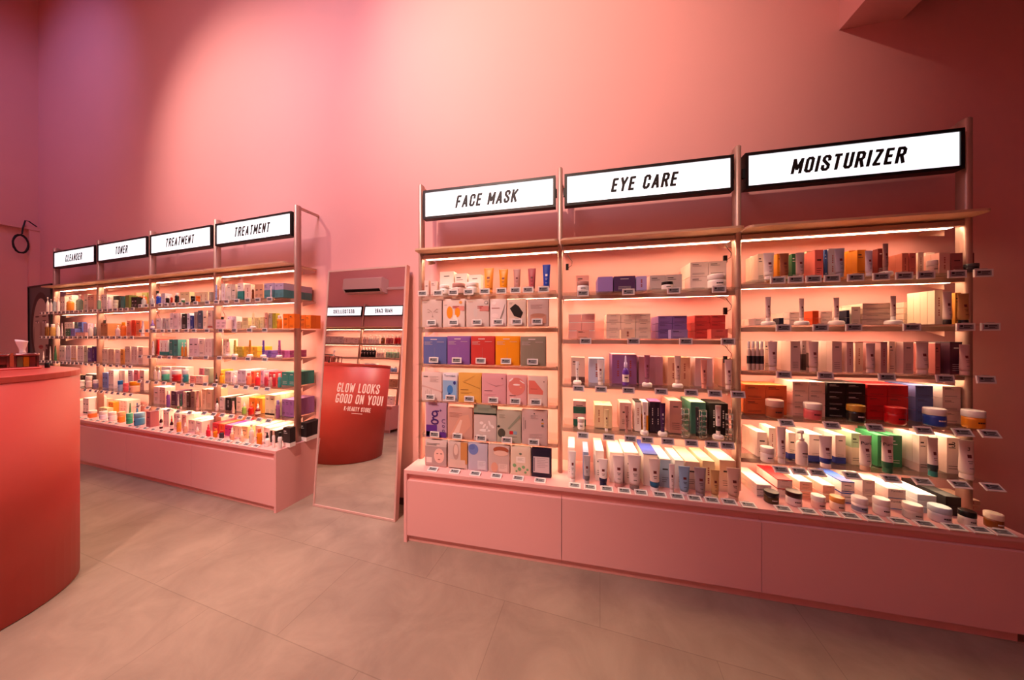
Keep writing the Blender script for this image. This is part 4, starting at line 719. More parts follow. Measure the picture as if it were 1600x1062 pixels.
row(L, .4675, pc, [('c', 97, 107, 636, '#e09a90', {'v': .1}), ('c', 98, 107, 626, '#cdbfa0', {'v': .2, 'n': 3}), ('c', 110, 119, 625, '#e6d4cc', {'v': .1}), ('c', 118, 127, 627, '#e8a08c', {'v': .19, 'n': 3}), ('c', 129.5, 138.5, 622, '#efe2da', {'v': .12, 'n': 3, 'acc': BK}), ('c', 140, 148, 625, '#cdbba8', {'v': .14, 'n': 3}), ('j', 137, 152, 643, '#e2783a', {'lid': CR, 'v': .05})])
for z, n_, i, tl in ((1.606, 11, 0, 0), (1.322, 10, 1, 0), (1.036, 12, 2, 8), (.754, 9, 3, 25)): tags(L, z, pl[i], [-4.09 + .075 + k * (1.02 / n_) + random.uniform(-.006, .006) for k in range(n_)], tilt=tl, small=.8)
tags(L, .4765, pc, [-3.66 + k * .085 for k in range(7)], v=.02, tilt=70, small=.85)
pl, pc = places('TONER')
row(L, 1.620, pl[0], [('p', 152, 158, 462, '#9fc4a4', {'clear': True}), ('c', 158.5, 167, 460, W, {'n': 2}), ('b', 168, 175, 463, '#e6d8e0', {'cap': W}), ('c', 177, 187, 462, '#12181a', {'v': .2}), ('j', 177, 185, 468, '#cfcbb4', {'v': .1}), ('c', 188.5, 194, 463, '#3f7f78'), ('c', 195.5, 202, 461, '#6d7a34'), ('c', 205, 214, 464, '#1a1210', {'v': .14}), ('c', 204, 213, 457, '#e6b49c', {'v': .22}), ('c', 215, 220, 463, '#e2783a'), ('p', 221, 229, 461, '#cfd6d8', {'clear': True}), ('c', 214, 230, 457, '#8a8a4c', {'v': .26})])
row(L, 1.335, pl[1], [('c', 152, 156, 507, '#8a1c1c', {'acc': W}), ('c', 157.5, 168, 505, '#b5784a', {'n': 2}), ('c', 170, 179.5, 506, '#d8c0b8', {'tc': BK, 'v': .2}), ('p', 180.5, 188, 508, '#e6cfc8'), ('b', 188.5, 197.5, 503, '#ee7a34', {'cap': AM}), ('c', 198, 204, 501, '#e89a80'), ('c', 205, 211, 500, '#e2482a'), ('c', 212, 219, 501, '#ef8a5c'), ('t', 220, 228, 501, '#e9d8dc')])
row(L, 1.045, pl[2], [('c', 152, 158, 543, '#efe0dc', {'tc': '#e2685c'}), ('c', 159.5, 168, 545, '#e2cbb8'), ('c', 169, 178, 545, '#dcbfa6'), ('c', 180, 187, 546, '#efd8cc'), ('c', 188, 193, 545, '#d99a4a'), ('c', 195, 203, 541, '#d8c4b4', {'n': 2}), ('c', 205, 214, 541, '#e0ccc0', {'n': 2}), ('c', 216, 223, 542, '#e2c4b4')])
row(L, .768, pl[3], [('c', 160, 168, 582, '#7c94d4'), ('c', 169.5, 177.5, 578, W), ('c', 179, 195, 578, '#efd9cc', {'nx': 2, 'v': .21, 'n': 2}), ('j', 184, 192, 595, '#9ab4d4', {'lid': '#1b6fb4', 'v': .1}), ('j', 192.5, 201, 599, '#e8646a', {'v': .095}), ('j', 202.5, 219, 597, '#f0b490', {'lid': AM, 'v': .09}), ('c', 200, 207, 578, '#d8c4d4', {'v': .2, 'n': 2}), ('c', 209, 216, 578, '#e2828a', {'v': .2, 'n': 2}), ('c', 218, 225, 578, '#dcc0b8', {'v': .2, 'n': 2})])
row(L, .4675, pc, [('c', 154, 167, 637, '#cdbf94', {'v': .15}), ('c', 155, 166, 628, '#b9c0a4', {'v': .24}), ('c', 169, 177, 628, '#ef8a1c', {'v': .2}), ('c', 178, 198, 625, '#ecc8c0', {'nx': 2, 'nz': 2, 'v': .22, 'n': 2}), ('j', 155, 168, 644, '#d8cfe0', {'lid': W, 'v': .05}), ('j', 169, 182, 645, '#ecdcdc', {'lid': W, 'v': .05}), ('j', 183.5, 196, 645, '#f08a34', {'lid': '#f0b880', 'v': .05}), ('j', 197, 208, 647, '#2a9a74', {'lid': '#4ab894', 'v': .05}), ('j', 209, 227, 647, '#4a9ac0', {'lid': '#7cbcd8', 'v': .04}), ('t', 201, 207, 630, '#4aa070', {'v': .2}), ('t', 212, 218, 630, '#3a8ac0', {'v': .2})])
for z, n_, i, tl in ((1.606, 10, 0, 0), (1.322, 9, 1, 0), (1.031, 8, 2, 8), (.754, 9, 3, 25)): tags(L, z, pl[i], [-3.04 + .06 + k * (.96 / n_) + random.uniform(-.006, .006) for k in range(n_)], tilt=tl, small=.8)
tags(L, .4765, pc, [-3.02 + k * .115 for k in range(8)], v=.02, tilt=70, small=.85)
pl, pc = places('left TREATMENT')
row(L, 1.645, pl[0], [('p', 235, 242, 461, '#cfd6d8', {'clear': True}), ('b', 244, 252, 458, BL, {'cap': W}), ('c', 252, 258, 458, '#c9c4dc', {'v': .21}), ('b', 258.5, 265, 462, BK, {'cap': W}), ('b', 266, 270, 461, '#a82a1c', {'cap': CR}), ('b', 273, 280, 457, '#121820', {'cap': W}), ('j', 283, 289, 466, GN, {'lid': W}), ('c', 281, 296, 456, '#e0d0a8', {'nx': 2, 'v': .21}), ('j', 298, 305, 462, BK), ('j', 306, 313, 462, '#e2702a'), ('c', 304, 325, 456, '#ead6b4', {'nx': 3, 'v': .21}), ('c', 326.5, 330, 456, '#a8a294')])
row(L, 1.400, pl[1], [('d', 235, 242, 499, '#6a4494', {'cap': LV}), ('c', 244, 252, 497, '#e6dcd8'), ('c', 253.5, 258, 497, '#a8a2a0'), ('c', 259, 263.5, 497, '#cfc6c2'), ('c', 265, 271, 489, '#e2cfd0'), ('c', 271.5, 278, 489, '#e2cfd0'), ('c', 278.5, 282.5, 489, W), ('c', 284, 291, 490, '#2a2c28'), ('c', 292, 296.5, 489, '#cfd4e4'), ('c', 297, 302, 493, '#24408a'), ('c', 303, 308, 487, '#9a948c'), ('c', 309, 315.5, 485, '#4c5c70'), ('c', 317, 323, 485, '#f2dcc4'), ('c', 324.5, 332, 485, '#dcbfae', {'acc': '#c04030'})])
row(L, 1.148, pl[2], [('c', 236, 247.5, 530, '#c41018', {'n': 3, 'v': .19}), ('t', 237, 243, 533, W), ('c', 249, 262, 531, '#e6e2dc', {'bot': TL}), ('c', 264, 270, 530, '#2c7f78'), ('c', 270.5, 278, 530, '#3c8a84'), ('p', 283, 287, 535, '#ee9a34', {'clear': True}), ('p', 288, 292, 535, '#ee9a34', {'clear': True}), ('c', 281, 293, 530, '#dfcfc0', {'v': .22}), ('c', 295, 309.5, 528, '#dcc8ce', {'nx': 2}), ('c', 311, 319, 529, '#e6d2c6'), ('c', 320, 331, 529, '#e9d4c8', {'nx': 2})])
row(L, .908, pl[3], [('p', 240, 245, 573, '#e9cfc4', {'clear': True}), ('p', 246, 251, 574, W), ('c', 240, 251, 573, '#ecc8a0', {'v': .22}), ('j', 252.5, 265, 579, '#3f9a84', {'lid': '#dfe4e0'}), ('c', 252, 266, 573, '#d6c8d0', {'v': .22, 'nx': 2}), ('j', 268.5, 283.5, 579, '#b01820', {'lid': '#e6d6d8'}), ('j', 285.5, 295, 578, '#2c7f88', {'lid': '#dfe4e8'}), ('c', 268, 290, 573, '#e2ccc8', {'v': .22, 'nx': 3}), ('c', 296.5, 305, 587, '#ef9c88', {'v': .12}), ('c', 306, 317, 587, '#f0c8b4', {'v': .12}), ('c', 311, 318, 575, '#c87484', {'v': .21}), ('c', 319, 327, 575, '#a8b4a0', {'v': .19})])
row(L, .658, pl[4], [('c', 240, 248, 604, '#e9cfc6', {'n': 2}), ('c', 249, 258, 605, '#e2b4a8', {'n': 2}), ('b', 260, 266, 611, '#7a4a94', {'cap': W}), ('c', 267, 275, 611, '#4a2244', {'n': 2}), ('t', 277, 281, 616, '#e6dcd4', {'cap': GN}), ('t', 281.5, 285.5, 615, '#2c6f58', {'cap': W}), ('c', 286, 291, 612, '#cdb4a4'), ('c', 291.5, 296, 612, '#4a2c24'), ('c', 297.5, 304, 611, '#8a6a60'), ('t', 306, 313, 611, '#e6b0a0'), ('c', 315, 322, 608, '#ead0b0', {'n': 2}), ('c', 322.5, 331, 608, '#e2c4a0', {'n': 2})])
row(L, .4675, pc, [('c', 228, 235, 643, '#b46c70', {'v': .06}), ('c', 237.5, 247, 641, '#f0ddd0', {'v': .12, 'n': 4}), ('d', 249, 254.5, 645, '#3c1c24', {'v': .06, 'cap': W}), ('c', 255, 264, 641, '#f0ddd0', {'v': .12, 'n': 4}), ('d', 265.5, 271, 650, '#38141a', {'v': .055, 'cap': '#c02a28'}), ('b', 276, 283, 655, '#f0a040', {'v': .05, 'cap': CR}), ('c', 271.5, 281, 646, '#f0e0d4', {'v': .12, 'n': 4}), ('c', 284, 291, 648, '#e9c4b8', {'v': .12, 'n': 4}), ('d', 286, 293, 661, '#f0c8a8', {'v': .05, 'clear': True}), ('c', 294, 304, 656, '#f2e0d2', {'v': .1, 'n': 4}), ('c', 305.5, 315, 658, '#f2e0d2', {'v': .1, 'n': 4}), ('d', 305, 312, 668, '#f0d0c0', {'v': .04, 'clear': True}), ('d', 322, 329, 664, '#e02a44', {'v': .05, 'cap': '#e02a44'}), ('c', 318, 327, 655, '#f0ddd0', {'v': .12, 'n': 4})])
for z, n_, i, tl in ((1.631, 9, 0, 0), (1.386, 8, 1, 0), (1.136, 6, 2, 8), (.895, 7, 3, 18), (.648, 6, 4, 35)): tags(L, z, pl[i], [-2.05 + .07 + k * (.95 / n_) + random.uniform(-.01, .01) for k in range(n_)], tilt=tl, small=.85)
tags(L, .4765, pc, [-1.98 + k * .125 for k in range(8)], v=.02, tilt=70, small=.85)
pl, pc = places('right TREATMENT')
row(L, 1.645, pl[0], [('t', 336, 341, 444, '#9fb4e0'), ('p', 342, 345, 446, W), ('c', 345.5, 352, 443, '#efe2e0'), ('c', 354, 361, 444, '#e6d8c8'), ('c', 361.5, 368, 444, '#d8c8b8'), ('c', 371, 380, 442, '#2c8a84', {'top': K}), ('c', 382, 392, 444, '#ead0bc'), ('b', 393.5, 397, 447, '#6a3418', {'cap': W, 'v': .11}), ('c', 398, 411, 444, '#d8a480', {'nx': 2}), ('c', 412.5, 428, 442, '#4a8a90', {'top': '#b4a4c0', 'n': 4, 'v': .12, 'd': .06}), ('c', 428.5, 443, 442, '#4a8a90', {'top': '#b4a4c0', 'n': 4, 'v': .12, 'd': .06}), ('t', 422, 426, 447, '#e6d4d8', {'v': .092})])
row(L, 1.398, pl[1], [('c', 337, 353, 499, '#ecc8c8', {'v': .12}), ('c', 355, 361, 494, '#dcc8dc'), ('c', 362, 369, 494, '#e4d4dc', {'st': 2}), ('c', 370, 376.5, 502, '#d4c0a4', {'nz': 2}), ('c', 378, 388, 496, '#e6d8a0', {'nz': 3}), ('s', 389.5, 393, 489, '#efe0a8', {'v': .1, 'sw': .04}), ('c', 394, 405, 496, '#e0d4a0', {'nz': 3}), ('c', 406, 412, 495, '#dcd0a0', {'nz': 2}), ('c', 413.5, 418, 488, '#d8a090'), ('c', 419.5, 425, 489, '#b0a08c'), ('c', 425.5, 431, 489, '#a8a030'), ('b', 433, 441, 492, '#ee8a2c', {'cap': W}), ('c', 442, 451, 490, '#e87414', {'v': .12, 'n': 5, 'd': .045}), ('c', 451.5, 460, 490, '#e87414', {'v': .12, 'n': 5, 'd': .045})])
row(L, 1.160, pl[2], [('c', 339, 347, 529, '#f0dcc4', {'v': .2, 'nz': 2, 'n': 2}), ('s', 350.5, 355, 535, '#ecc4b4', {'v': .1, 'sw': .035}), ('c', 348, 358, 529, '#f2e2c8', {'v': .2, 'nz': 2, 'n': 2}), ('s', 361, 364.5, 532, '#b9aa50', {'v': .1, 'sw': .04}), ('c', 366.5, 379, 541, '#b9b04a', {'nz': 3, 'v': .18, 'n': 2}), ('s', 384.5, 388, 532, '#d08a2c', {'v': .1, 'sw': .04}), ('c', 381, 402, 541, '#ecbc34', {'nz': 2, 'nx': 2, 'v': .18, 'n': 2}), ('s', 405.5, 409, 532, '#5a44a0', {'v': .1, 'sw': .04}), ('c', 411, 425, 547, '#7c5cb4', {'nz': 2, 'v': .18, 'n': 3}), ('s', 430.5, 434.5, 532, '#a85c94', {'v': .1, 'sw': .04}), ('c', 436.5, 453, 547, '#c0609c', {'nz': 2, 'v': .16, 'n': 3})])
row(L, .925, pl[3], [('d', 336.5, 340, 583, '#181418', {'cap': BK}), ('c', 335.5, 343, 578, '#ecbc40', {'v': .18, 'n': 4}), ('b', 343, 350, 583, '#f0a82c', {'cap': '#e89018'}), ('c', 351.5, 361, 580, '#dcc4d0', {'nx': 2, 'v': .17, 'n': 4}), ('p', 363, 370, 583, '#e6d4dc'), ('c', 371, 384, 578, '#dcc8d8', {'nx': 2, 'v': .17, 'n': 4}), ('b', 385, 393, 583, '#ef8464', {'cap': CO}), ('c', 392, 397, 580, '#ef5c3c', {'v': .18, 'n': 4}), ('p', 399, 406, 583, '#e6303c'), ('c', 407, 412, 579, '#d8a8c4', {'v': .18, 'n': 4}), ('b', 413, 419, 584, '#c43c50', {'cap': PK}), ('b', 420, 425, 585, '#d8a0a0', {'cap': RO}), ('b', 426, 431, 585, '#c42c3c', {'cap': PK}), ('c', 420, 430, 581, '#e0404c', {'v': .19, 'nx': 2, 'n': 4}), ('b', 434, 440, 584, '#4a9a98', {'cap': W, 'v': .1}), ('c', 440, 461, 581, '#1f8078', {'nx': 2, 'v': .16, 'n': 5, 'd': .042})])
row(L, .672, pl[4], [('d', 336.5, 342, 622, '#e6e0dc', {'cap': BK}), ('c', 343, 350.5, 620, '#efe4dc', {'n': 3}), ('c', 352, 361, 621, '#141214', {'n': 3}), ('t', 362, 368, 627, '#ecbcb0'), ('c', 369, 377, 620, '#ecd8bc', {'n': 4}), ('d', 378, 385, 628, '#8ab450', {'cap': W}), ('c', 379, 387, 621, '#d8c854', {'v': .19, 'n': 3}), ('d', 388, 397, 629, '#c42420', {'cap': OR}), ('c', 389, 399, 621, '#ee8a28', {'v': .19, 'n': 4}), ('d', 399, 407, 632, '#7c1c24', {'cap': W}), ('c', 401, 410, 622, '#f0a43c', {'v': .19, 'n': 4}), ('c', 414, 429, 617, '#f0dcae', {'v': .13, 'n': 5, 'acc': BK}), ('b', 431, 437.5, 626, '#9a5c8c', {'cap': LV, 'v': .11}), ('c', 438.5, 461, 624, '#94609c', {'nx': 2, 'v': .13, 'n': 5, 'd': .045})])
row(L, .4675, pc, [('c', 332, 341, 661, '#e0283c', {'v': .13, 'n': 5}), ('b', 333, 340, 671, '#f08c1c', {'v': .05, 'cap': OR}), ('c', 341.5, 350, 662, '#ee5a24', {'v': .13, 'n': 5}), ('b', 342.5, 350, 674, '#3c3440', {'v': .05, 'cap': RD}), ('c', 351, 362, 664, '#d0308c', {'v': .12, 'n': 5}), ('d', 359, 366, 669, '#ecb090', {'v': .045}), ('c', 363, 376, 665, '#f0d8b4', {'v': .12, 'n': 5}), ('d', 374.5, 381, 671, '#f0c4a8', {'v': .045}), ('c', 377, 387, 666, '#f0c890', {'v': .12, 'n': 4}), ('p', 389, 397, 664, '#e9d8cc', {'v': .045}), ('b', 401, 409.5, 671, '#f08a20', {'v': .04, 'cap': OR}), ('c', 399, 410, 665, '#ecd8c8', {'v': .14, 'n': 4}),
 ('d', 413, 422, 677, '#efe4e0', {'v': .035, 'cap': BK}), ('c', 411.5, 421, 668, '#efe0d8', {'v': .12, 'n': 5}), ('c', 422, 431, 672, '#141214', {'v': .12, 'n': 5, 'tc': W}), ('b', 425, 430, 674, '#efe4e0', {'v': .035, 'cap': '#e8b8a0'}), ('b', 434, 441, 677, '#ece0dc', {'v': .03, 'cap': BK}), ('c', 442, 453, 668, '#1c1618', {'v': .085, 'n': 6, 'd': .044, 'bot': W})])
for z, n_, i, tl in ((1.631, 7, 0, 0), (1.384, 5, 1, 0), (1.148, 5, 2, 8), (.912, 7, 3, 18), (.662, 8, 4, 35)): tags(L, z, pl[i], [-1.045 + .07 + k * (.9 / n_) + random.uniform(-.01, .01) for k in range(n_)], tilt=tl, small=.9)
tags(L, .4765, pc, [-1.0 + k * .108 for k in range(8)], v=.018, tilt=70, small=.9)

# ------------------------------------------------------------------ leaning mirror
def mirror():
    W_, H_, lean, ang = .756, 1.884, math.radians(4.2), math.radians(15.3)
    root = bpy.data.objects.new('floor_mirror', None); col.objects.link(root); root.location = (-1.568, 2.2644, .0012)
    root.rotation_euler = (-lean, 0, -ang)
    tag(root, 'tall framed mirror leaning on the pink wall between the two shelving runs', 'mirror')
    fm = mat('#d8b0a6', .4, .25); e, t = .014, .04; b = MB()
    for x0, x1, z0, z1 in ((0, W_, 0, e), (0, W_, H_ - e, H_), (0, e, e, H_ - e), (W_ - e, W_, e, H_ - e)): b.box(x0, x1, 0, t, z0, z1, fm)
    b.box(e, W_ - e, .02, t - .004, e, H_ - e, mat('#6a4a44', .8)); link('frame', b.mesh('frame'), root)
    gm = bpy.data.materials.new('mirror_glass'); gm.use_nodes = True; pb = gm.node_tree.nodes['Principled BSDF']; pb.inputs['Base Color'].default_value = (.93, .93, .93, 1); pb.inputs['Metallic'].default_value = 1; pb.inputs['Roughness'].default_value = 0
    b = MB(); b.quad(e, W_ - e, e, H_ - e, .004, gm); link('mirror_glass', b.mesh('mirror_glass'), root)
    b = MB(); mm = mat('#f3d3c6', .6)
    for txt, xc, zc, h in (('GLOW LOOKS', 559, 606.5, .0), ('GOOD ON YOU!', 560, 624, 0), ('K-BEAUTY STORE', 557.5, 639.5, 1)):
        # where the words sit on the glass
        rx, rz = (xc - CX) / F_PX, (CY - zc) / F_PX
        n = (-math.sin(ang) * math.cos(lean), -math.cos(ang) * math.cos(lean), math.sin(lean)); o = (-1.568, 2.2644, .001)
        t_ = ((o[0]) * n[0] + o[1] * n[1] + (o[2] - EYE) * n[2]) / (rx * n[0] + n[1] + rz * n[2])
        px, py, pz = rx * t_, t_, rz * t_ + EYE
        x = (px - o[0]) * math.cos(ang) - (py - o[1]) * math.sin(ang); z = (pz - o[2]) / math.cos(lean)
        hh = .072 if not h else .033
        lettering(b, txt, x, z - hh / 2, hh, mm, .0032, t=.15 if not h else .15, shear=.16, gap=.12)
        if h: b.quad(x - .05, x + .05, z - .035, z - .031, .0032, mm)
    link('lettering', b.mesh('lettering'), root)
mirror()

# ------------------------------------------------------------------ round-ended counter and what stands on it
def counter():
    b = MB(); m = mat('#ba4037', .45); r, zt = .40, 1.15; cx, cy = -2.715, 1.33; n = 28; P = []
    dx, dy = -L.d[0], -L.d[1]; length = 1.5
    a0 = math.atan2(dy, dx)
    for j in range(n + 1):
        a = a0 + math.pi / 2 + math.pi + math.pi * j / n - math.pi if False else a0 - math.pi / 2 - math.pi * (1 - j / n) ; P.append((cx + r * math.cos(a), cy + r * math.sin(a)))
    P = [(cx + r * math.cos(a0 + math.pi / 2 + math.pi * j / n), cy + r * math.sin(a0 + math.pi / 2 + math.pi * j / n)) for j in range(n + 1)]
    P += [(cx + length * dx + r * math.cos(a0 - math.pi / 2 + math.pi * j / n), cy + length * dy + r * math.sin(a0 - math.pi / 2 + math.pi * j / n)) for j in range(n + 1)]
    root = bpy.data.objects.new('service_counter', None); col.objects.link(root); root.location = (0, 0, 0)
    tag(root, 'round-ended coral red counter in the left foreground', 'counter')
    b.rings([[(x, y, .004) for x, y in P], [(x, y, zt - .03) for x, y in P]], m); link('body', b.mesh('body'), root)
    b = MB(); c0 = (cx + length * dx / 2, cy + length * dy / 2)
    def sc2(k, z): return [(c0[0] + (x - c0[0]) * k, c0[1] + (y - c0[1]) * k, z) for x, y in P]
    b.rings([sc2(1.002, zt - .0299), sc2(1.002, zt - .003), sc2(.998, zt)], mat('#bb463d', .35), smooth=False); link('top', b.mesh('top'), root)
counter()
def onc(x, y, z=1.15):                       # point of the photograph on the counter top plane
    rx, rz = (x - CX) / F_PX, (CY - y) / F_PX; t = (z - EYE) / rz; return (rx * t, t, z)
# tissue box: metal rim, glazed sides, tissue standing out of it, on a coral tray
px, py = -2.72, 1.36
def rbox(b, x0, x1, y0, y1, z0, z1, r_, m, n=5):
    def rg(z, k=0):
        P = []
        for (cx, cy, a0) in ((x1 - r_, y0 + r_, -math.pi / 2), (x1 - r_, y1 - r_, 0), (x0 + r_, y1 - r_, math.pi / 2), (x0 + r_, y0 + r_, math.pi)):
            for j in range(n + 1): a = a0 + math.pi / 2 * j / n; P.append((cx + (r_ - k) * math.cos(a), cy + (r_ - k) * math.sin(a), z))
        return P
    b.rings([rg(z0, .002), rg(z0 + .002), rg(z1 - .004), rg(z1, .004)], m)
def counter_items():
    chrome = mat('#b58884', .14, .95); coral = mat('#d8524a', .35); rz = math.radians(59.5); ux, uy = math.cos(rz), math.sin(rz)
    px, py = -2.735, 1.623                                         # middle of the case, on the counter top
    def at(a, d): return (px + a * ux - d * uy, py + a * uy + d * ux)
    def root(nm, a, d, z, label, cat):
        o = bpy.data.objects.new(nm, None); col.objects.link(o); x, y = at(a, d); o.location = (x, y, z); o.rotation_euler = (0, 0, rz); tag(o, label, cat); return o
    b = MB(); rbox(b, -.15, .045, -.035, .17, 0, .010, .02, coral); x, y = at(0, 0); tr = link('serving_tray', b.mesh('serving_tray'), None, (x, y, 1.1502), rz); tag(tr, 'flat coral tray under the shiny metal cases on the counter', 'tray')
    for a, nm, lab in ((0, 'tissue_box', 'shiny rose metal tissue box with glazed end, right one on the coral tray'), (-.085, 'metal_case', 'shiny rose metal case with glazed end, left one on the coral tray')):
        r = root(nm, a, 0, 1.1604, lab, 'tissue box' if not a else 'case')
        b = MB(); b.box(-.036, .036, -.02, .14, 0, .004, chrome)
        rbox(b, -.038, .038, -.024, .145, .066, .078, .010, chrome)
        for x0, x1 in ((-.036, -.030), (.030, .036)):
            for y0, y1 in ((-.02, -.014), (.134, .14)): b.box(x0, x1, y0, y1, .004, .067, chrome)
        b.box(-.036, .036, .137, .14, .004, .067, chrome); link('case', b.mesh('case'), r)
        b = MB(); b.quad(-.031, .031, .004, .066, -.017, M_GLASS); link('glass_front', b.mesh('glass_front'), r)
        if not a:
            b = MB(); rg = []
            for i in range(9):
                s = i / 8; rad = .006 + .013 * abs(s - .3) ** .8 + .004 * s
                rg.append([(-.012 + (rad + .002 * math.cos(10 * math.pi * j / 20)) * math.cos(2 * math.pi * j / 20) - .004 * s, .03 + (rad * .5 + .002 * math.sin(6 * math.pi * j / 20)) * math.sin(2 * math.pi * j / 20), .075 + .075 * s + (.006 * math.cos(2 * math.pi * j / 20 + 2.6) if i == 8 else 0)) for j in range(20)])
            b.rings(rg, mat('#f0dcd8', .8)); link('tissue', b.mesh('tissue'), r)
    for i, (c, nm) in enumerate((('#8a8a6a', 'olive'), ('#e2a01a', 'amber'), ('#8a3c3c', 'red'))):
        me = carton_mesh(.016, .03, .052, c, style=9); x, y = at(-.019 + i * .018, .02); o = link('sample_packet', me, None, (x, y, 1.1648), rz)
        tag(o, 'small %s sample packet inside the glazed tissue box' % nm, 'packet', 'sample packets in the metal case')
    pts = [(-.16, 0), (.0, 0)] + [(-.16 + .16 * j / 16, .085 + .022 * (.5 + .5 * math.cos(math.pi * min(1, max(0, (j / 16 - .3) / .6))))) for j in range(16, -1, -1)]
    b = MB(); b.rings([[(x, -.004, z) for x, z in pts], [(x, .004, z) for x, z in pts]], mat('#c45a38', .5), smooth=False)
    x, y = at(-.03, .2); o = link('menu_board', b.mesh('menu_board'), None, (x, y, 1.1502), rz); tag(o, 'terracotta board with a curved top edge standing behind the metal cases', 'board')
    b = MB(); b.lathe([(.008, 0), (.009, .002), (.009, .026), (.006, .03)], M_BLACK, 16); x, y = at(.062, .03); o = link('small_pot', b.mesh('small_pot'), None, (x, y, 1.1502)); tag(o, 'tiny black pot on the counter beside the tissue box', 'pot')
counter_items()

# ------------------------------------------------------------------ portrait panel and cable in the left corner
def portrait():
    W_, H_ = .62, 1.98; root = bpy.data.objects.new('portrait_panel', None); col.objects.link(root)
    root.location = L.w(-4.535, .215, .012); root.rotation_euler = (0, math.radians(-1.0), -L.ang); tag(root, 'black framed portrait poster of a woman’s face standing in the left corner', 'poster')
    b = MB(); e = .016
    for x0, x1, z0, z1 in ((-W_ / 2, W_ / 2, 0, e), (-W_ / 2, W_ / 2, H_ - e, H_), (-W_ / 2, -W_ / 2 + e, e, H_ - e), (W_ / 2 - e, W_ / 2, e, H_ - e)): b.box(x0, x1, 0, .03, z0, z1, M_BLACK)
    link('frame', b.mesh('frame'), root)
    b = MB(); b.box(-W_ / 2 + e, W_ / 2 - e, .008, .028, e, H_ - e, mat('#46504e', .4)); y = .008
    def ell(cx, cz, rx, rz_, c, k, n=28): b.face([(cx + rx * math.cos(2 * math.pi * j / n), y - .0005 * k, cz + rz_ * math.sin(2 * math.pi * j / n)) for j in range(n)], mat(c, .45))
    sk, sh, hr = '#b3a596', '#8f8274', '#0e0e10'
    ell(.02, 1.42, .27, .47, hr, 1); b.face([(x, y - .001, z) for x, z in ((-.1, .5), (.16, .5), (.13, 1.15), (-.07, 1.15))], mat(sh, .45)); b.face([(x, y - .0012, z) for x, z in ((-.28, e + .01), (.28, e + .01), (.28, .48), (.1, .62), (-.06, .62), (-.28, .48))], mat('#5f574f', .45))
    ell(.03, 1.40, .215, .41, sk, 3); ell(-.155, 1.33, .02, .12, sh, 4)
    for s in (-1, 1): ell(.03 + s * .095, 1.50, .045, .014, '#efe2da', 5); ell(.03 + s * .095, 1.50, .014, .014, '#20181a', 6); ell(.03 + s * .095, 1.518, .05, .006, '#3a2a28', 7); ell(.03 + s * .095, 1.575, .058, .010, '#4a3630', 5)
    b.face([(x, y - .0028, z) for x, z in ((.012, 1.50), (.048, 1.50), (.068, 1.30), (.03, 1.275), (-.008, 1.30))], mat('#9b8272', .45)); ell(.012, 1.292, .010, .006, '#6a4238', 7); ell(.048, 1.292, .010, .006, '#6a4238', 7)
    ell(.03, 1.185, .062, .026, '#a8504c', 5); ell(.03, 1.187, .060, .004, '#6a2a2a', 7)
    link('printed_face', b.mesh('printed_face'), root)
portrait()
def cable():
    b = MB(); m = M_BLACK; u = -5.22 + .07
    pts = [(u, .35, 2.855)] + [(u + .01, .33 - .05 * t, 2.86 + .05 * math.sin(t * 1.5)) for t in (.3, .8, 1.3)] + [(u, .25, 2.80), (u, .245, 2.72)]
    for k in range(50):
        a = math.pi / 2 + k * 2 * math.pi * 3 / 49; rr_ = 1 + .08 * math.sin(k * .7)
        pts.append((u + .012 * math.sin(k * .37), .235 + .055 * rr_ * math.cos(a), 2.58 + .125 * rr_ * math.sin(a)))
    b.tube(pts, .007, m, 8); o = link('cable_coil', b.mesh('cable_coil'), None, L.w(0, 0, 0), -L.ang); tag(o, 'coiled black cable hanging on the left wall above the poster', 'cable')
cable()
# power leads beside the posts
def lead(fr, u, z, label, v=.21):
    b = MB(); pts = [(0, 0, 0), (.012, 0, -.02), (.03, 0, -.045), (.028, 0, -.07), (.006, 0, -.085), (-.004, 0, -.06)]
    fine = []
    for i in range(len(pts) - 1):
        for s in range(4): t = s / 4; fine.append(tuple(pts[i][q] * (1 - t) + pts[i + 1][q] * t for q in range(3)))
    b.tube(fine + [pts[-1]], .0018, M_BLACK, 6); b.box(-.01, .008, -.006, .006, -.1, -.06, M_BLACK)
    o = link('power_lead', b.mesh('power_lead'), None, fr.w(u, v, z), -fr.ang); tag(o, label, 'cable', 'power leads on the posts')
for i, u in enumerate((PL[1], PL[2], PL[3])):
    for j, z in enumerate((1.86, 1.575)):
        lead(L, u + .045, z, 'short black power lead, %s side of the post right of %s' % (('upper', 'lower')[j], ('CLEANSER', 'TONER', 'the left TREATMENT sign')[i]))
lead(R, PR[1] + .045, 1.86, 'short black power lead on the post between FACE MASK and EYE CARE')
for j, z in enumerate((1.86, 1.56, 1.28)): lead(R, PR[2] - .05, z, 'short black power lead, %s one right of the EYE CARE shelves' % ('top', 'middle', 'bottom')[j])

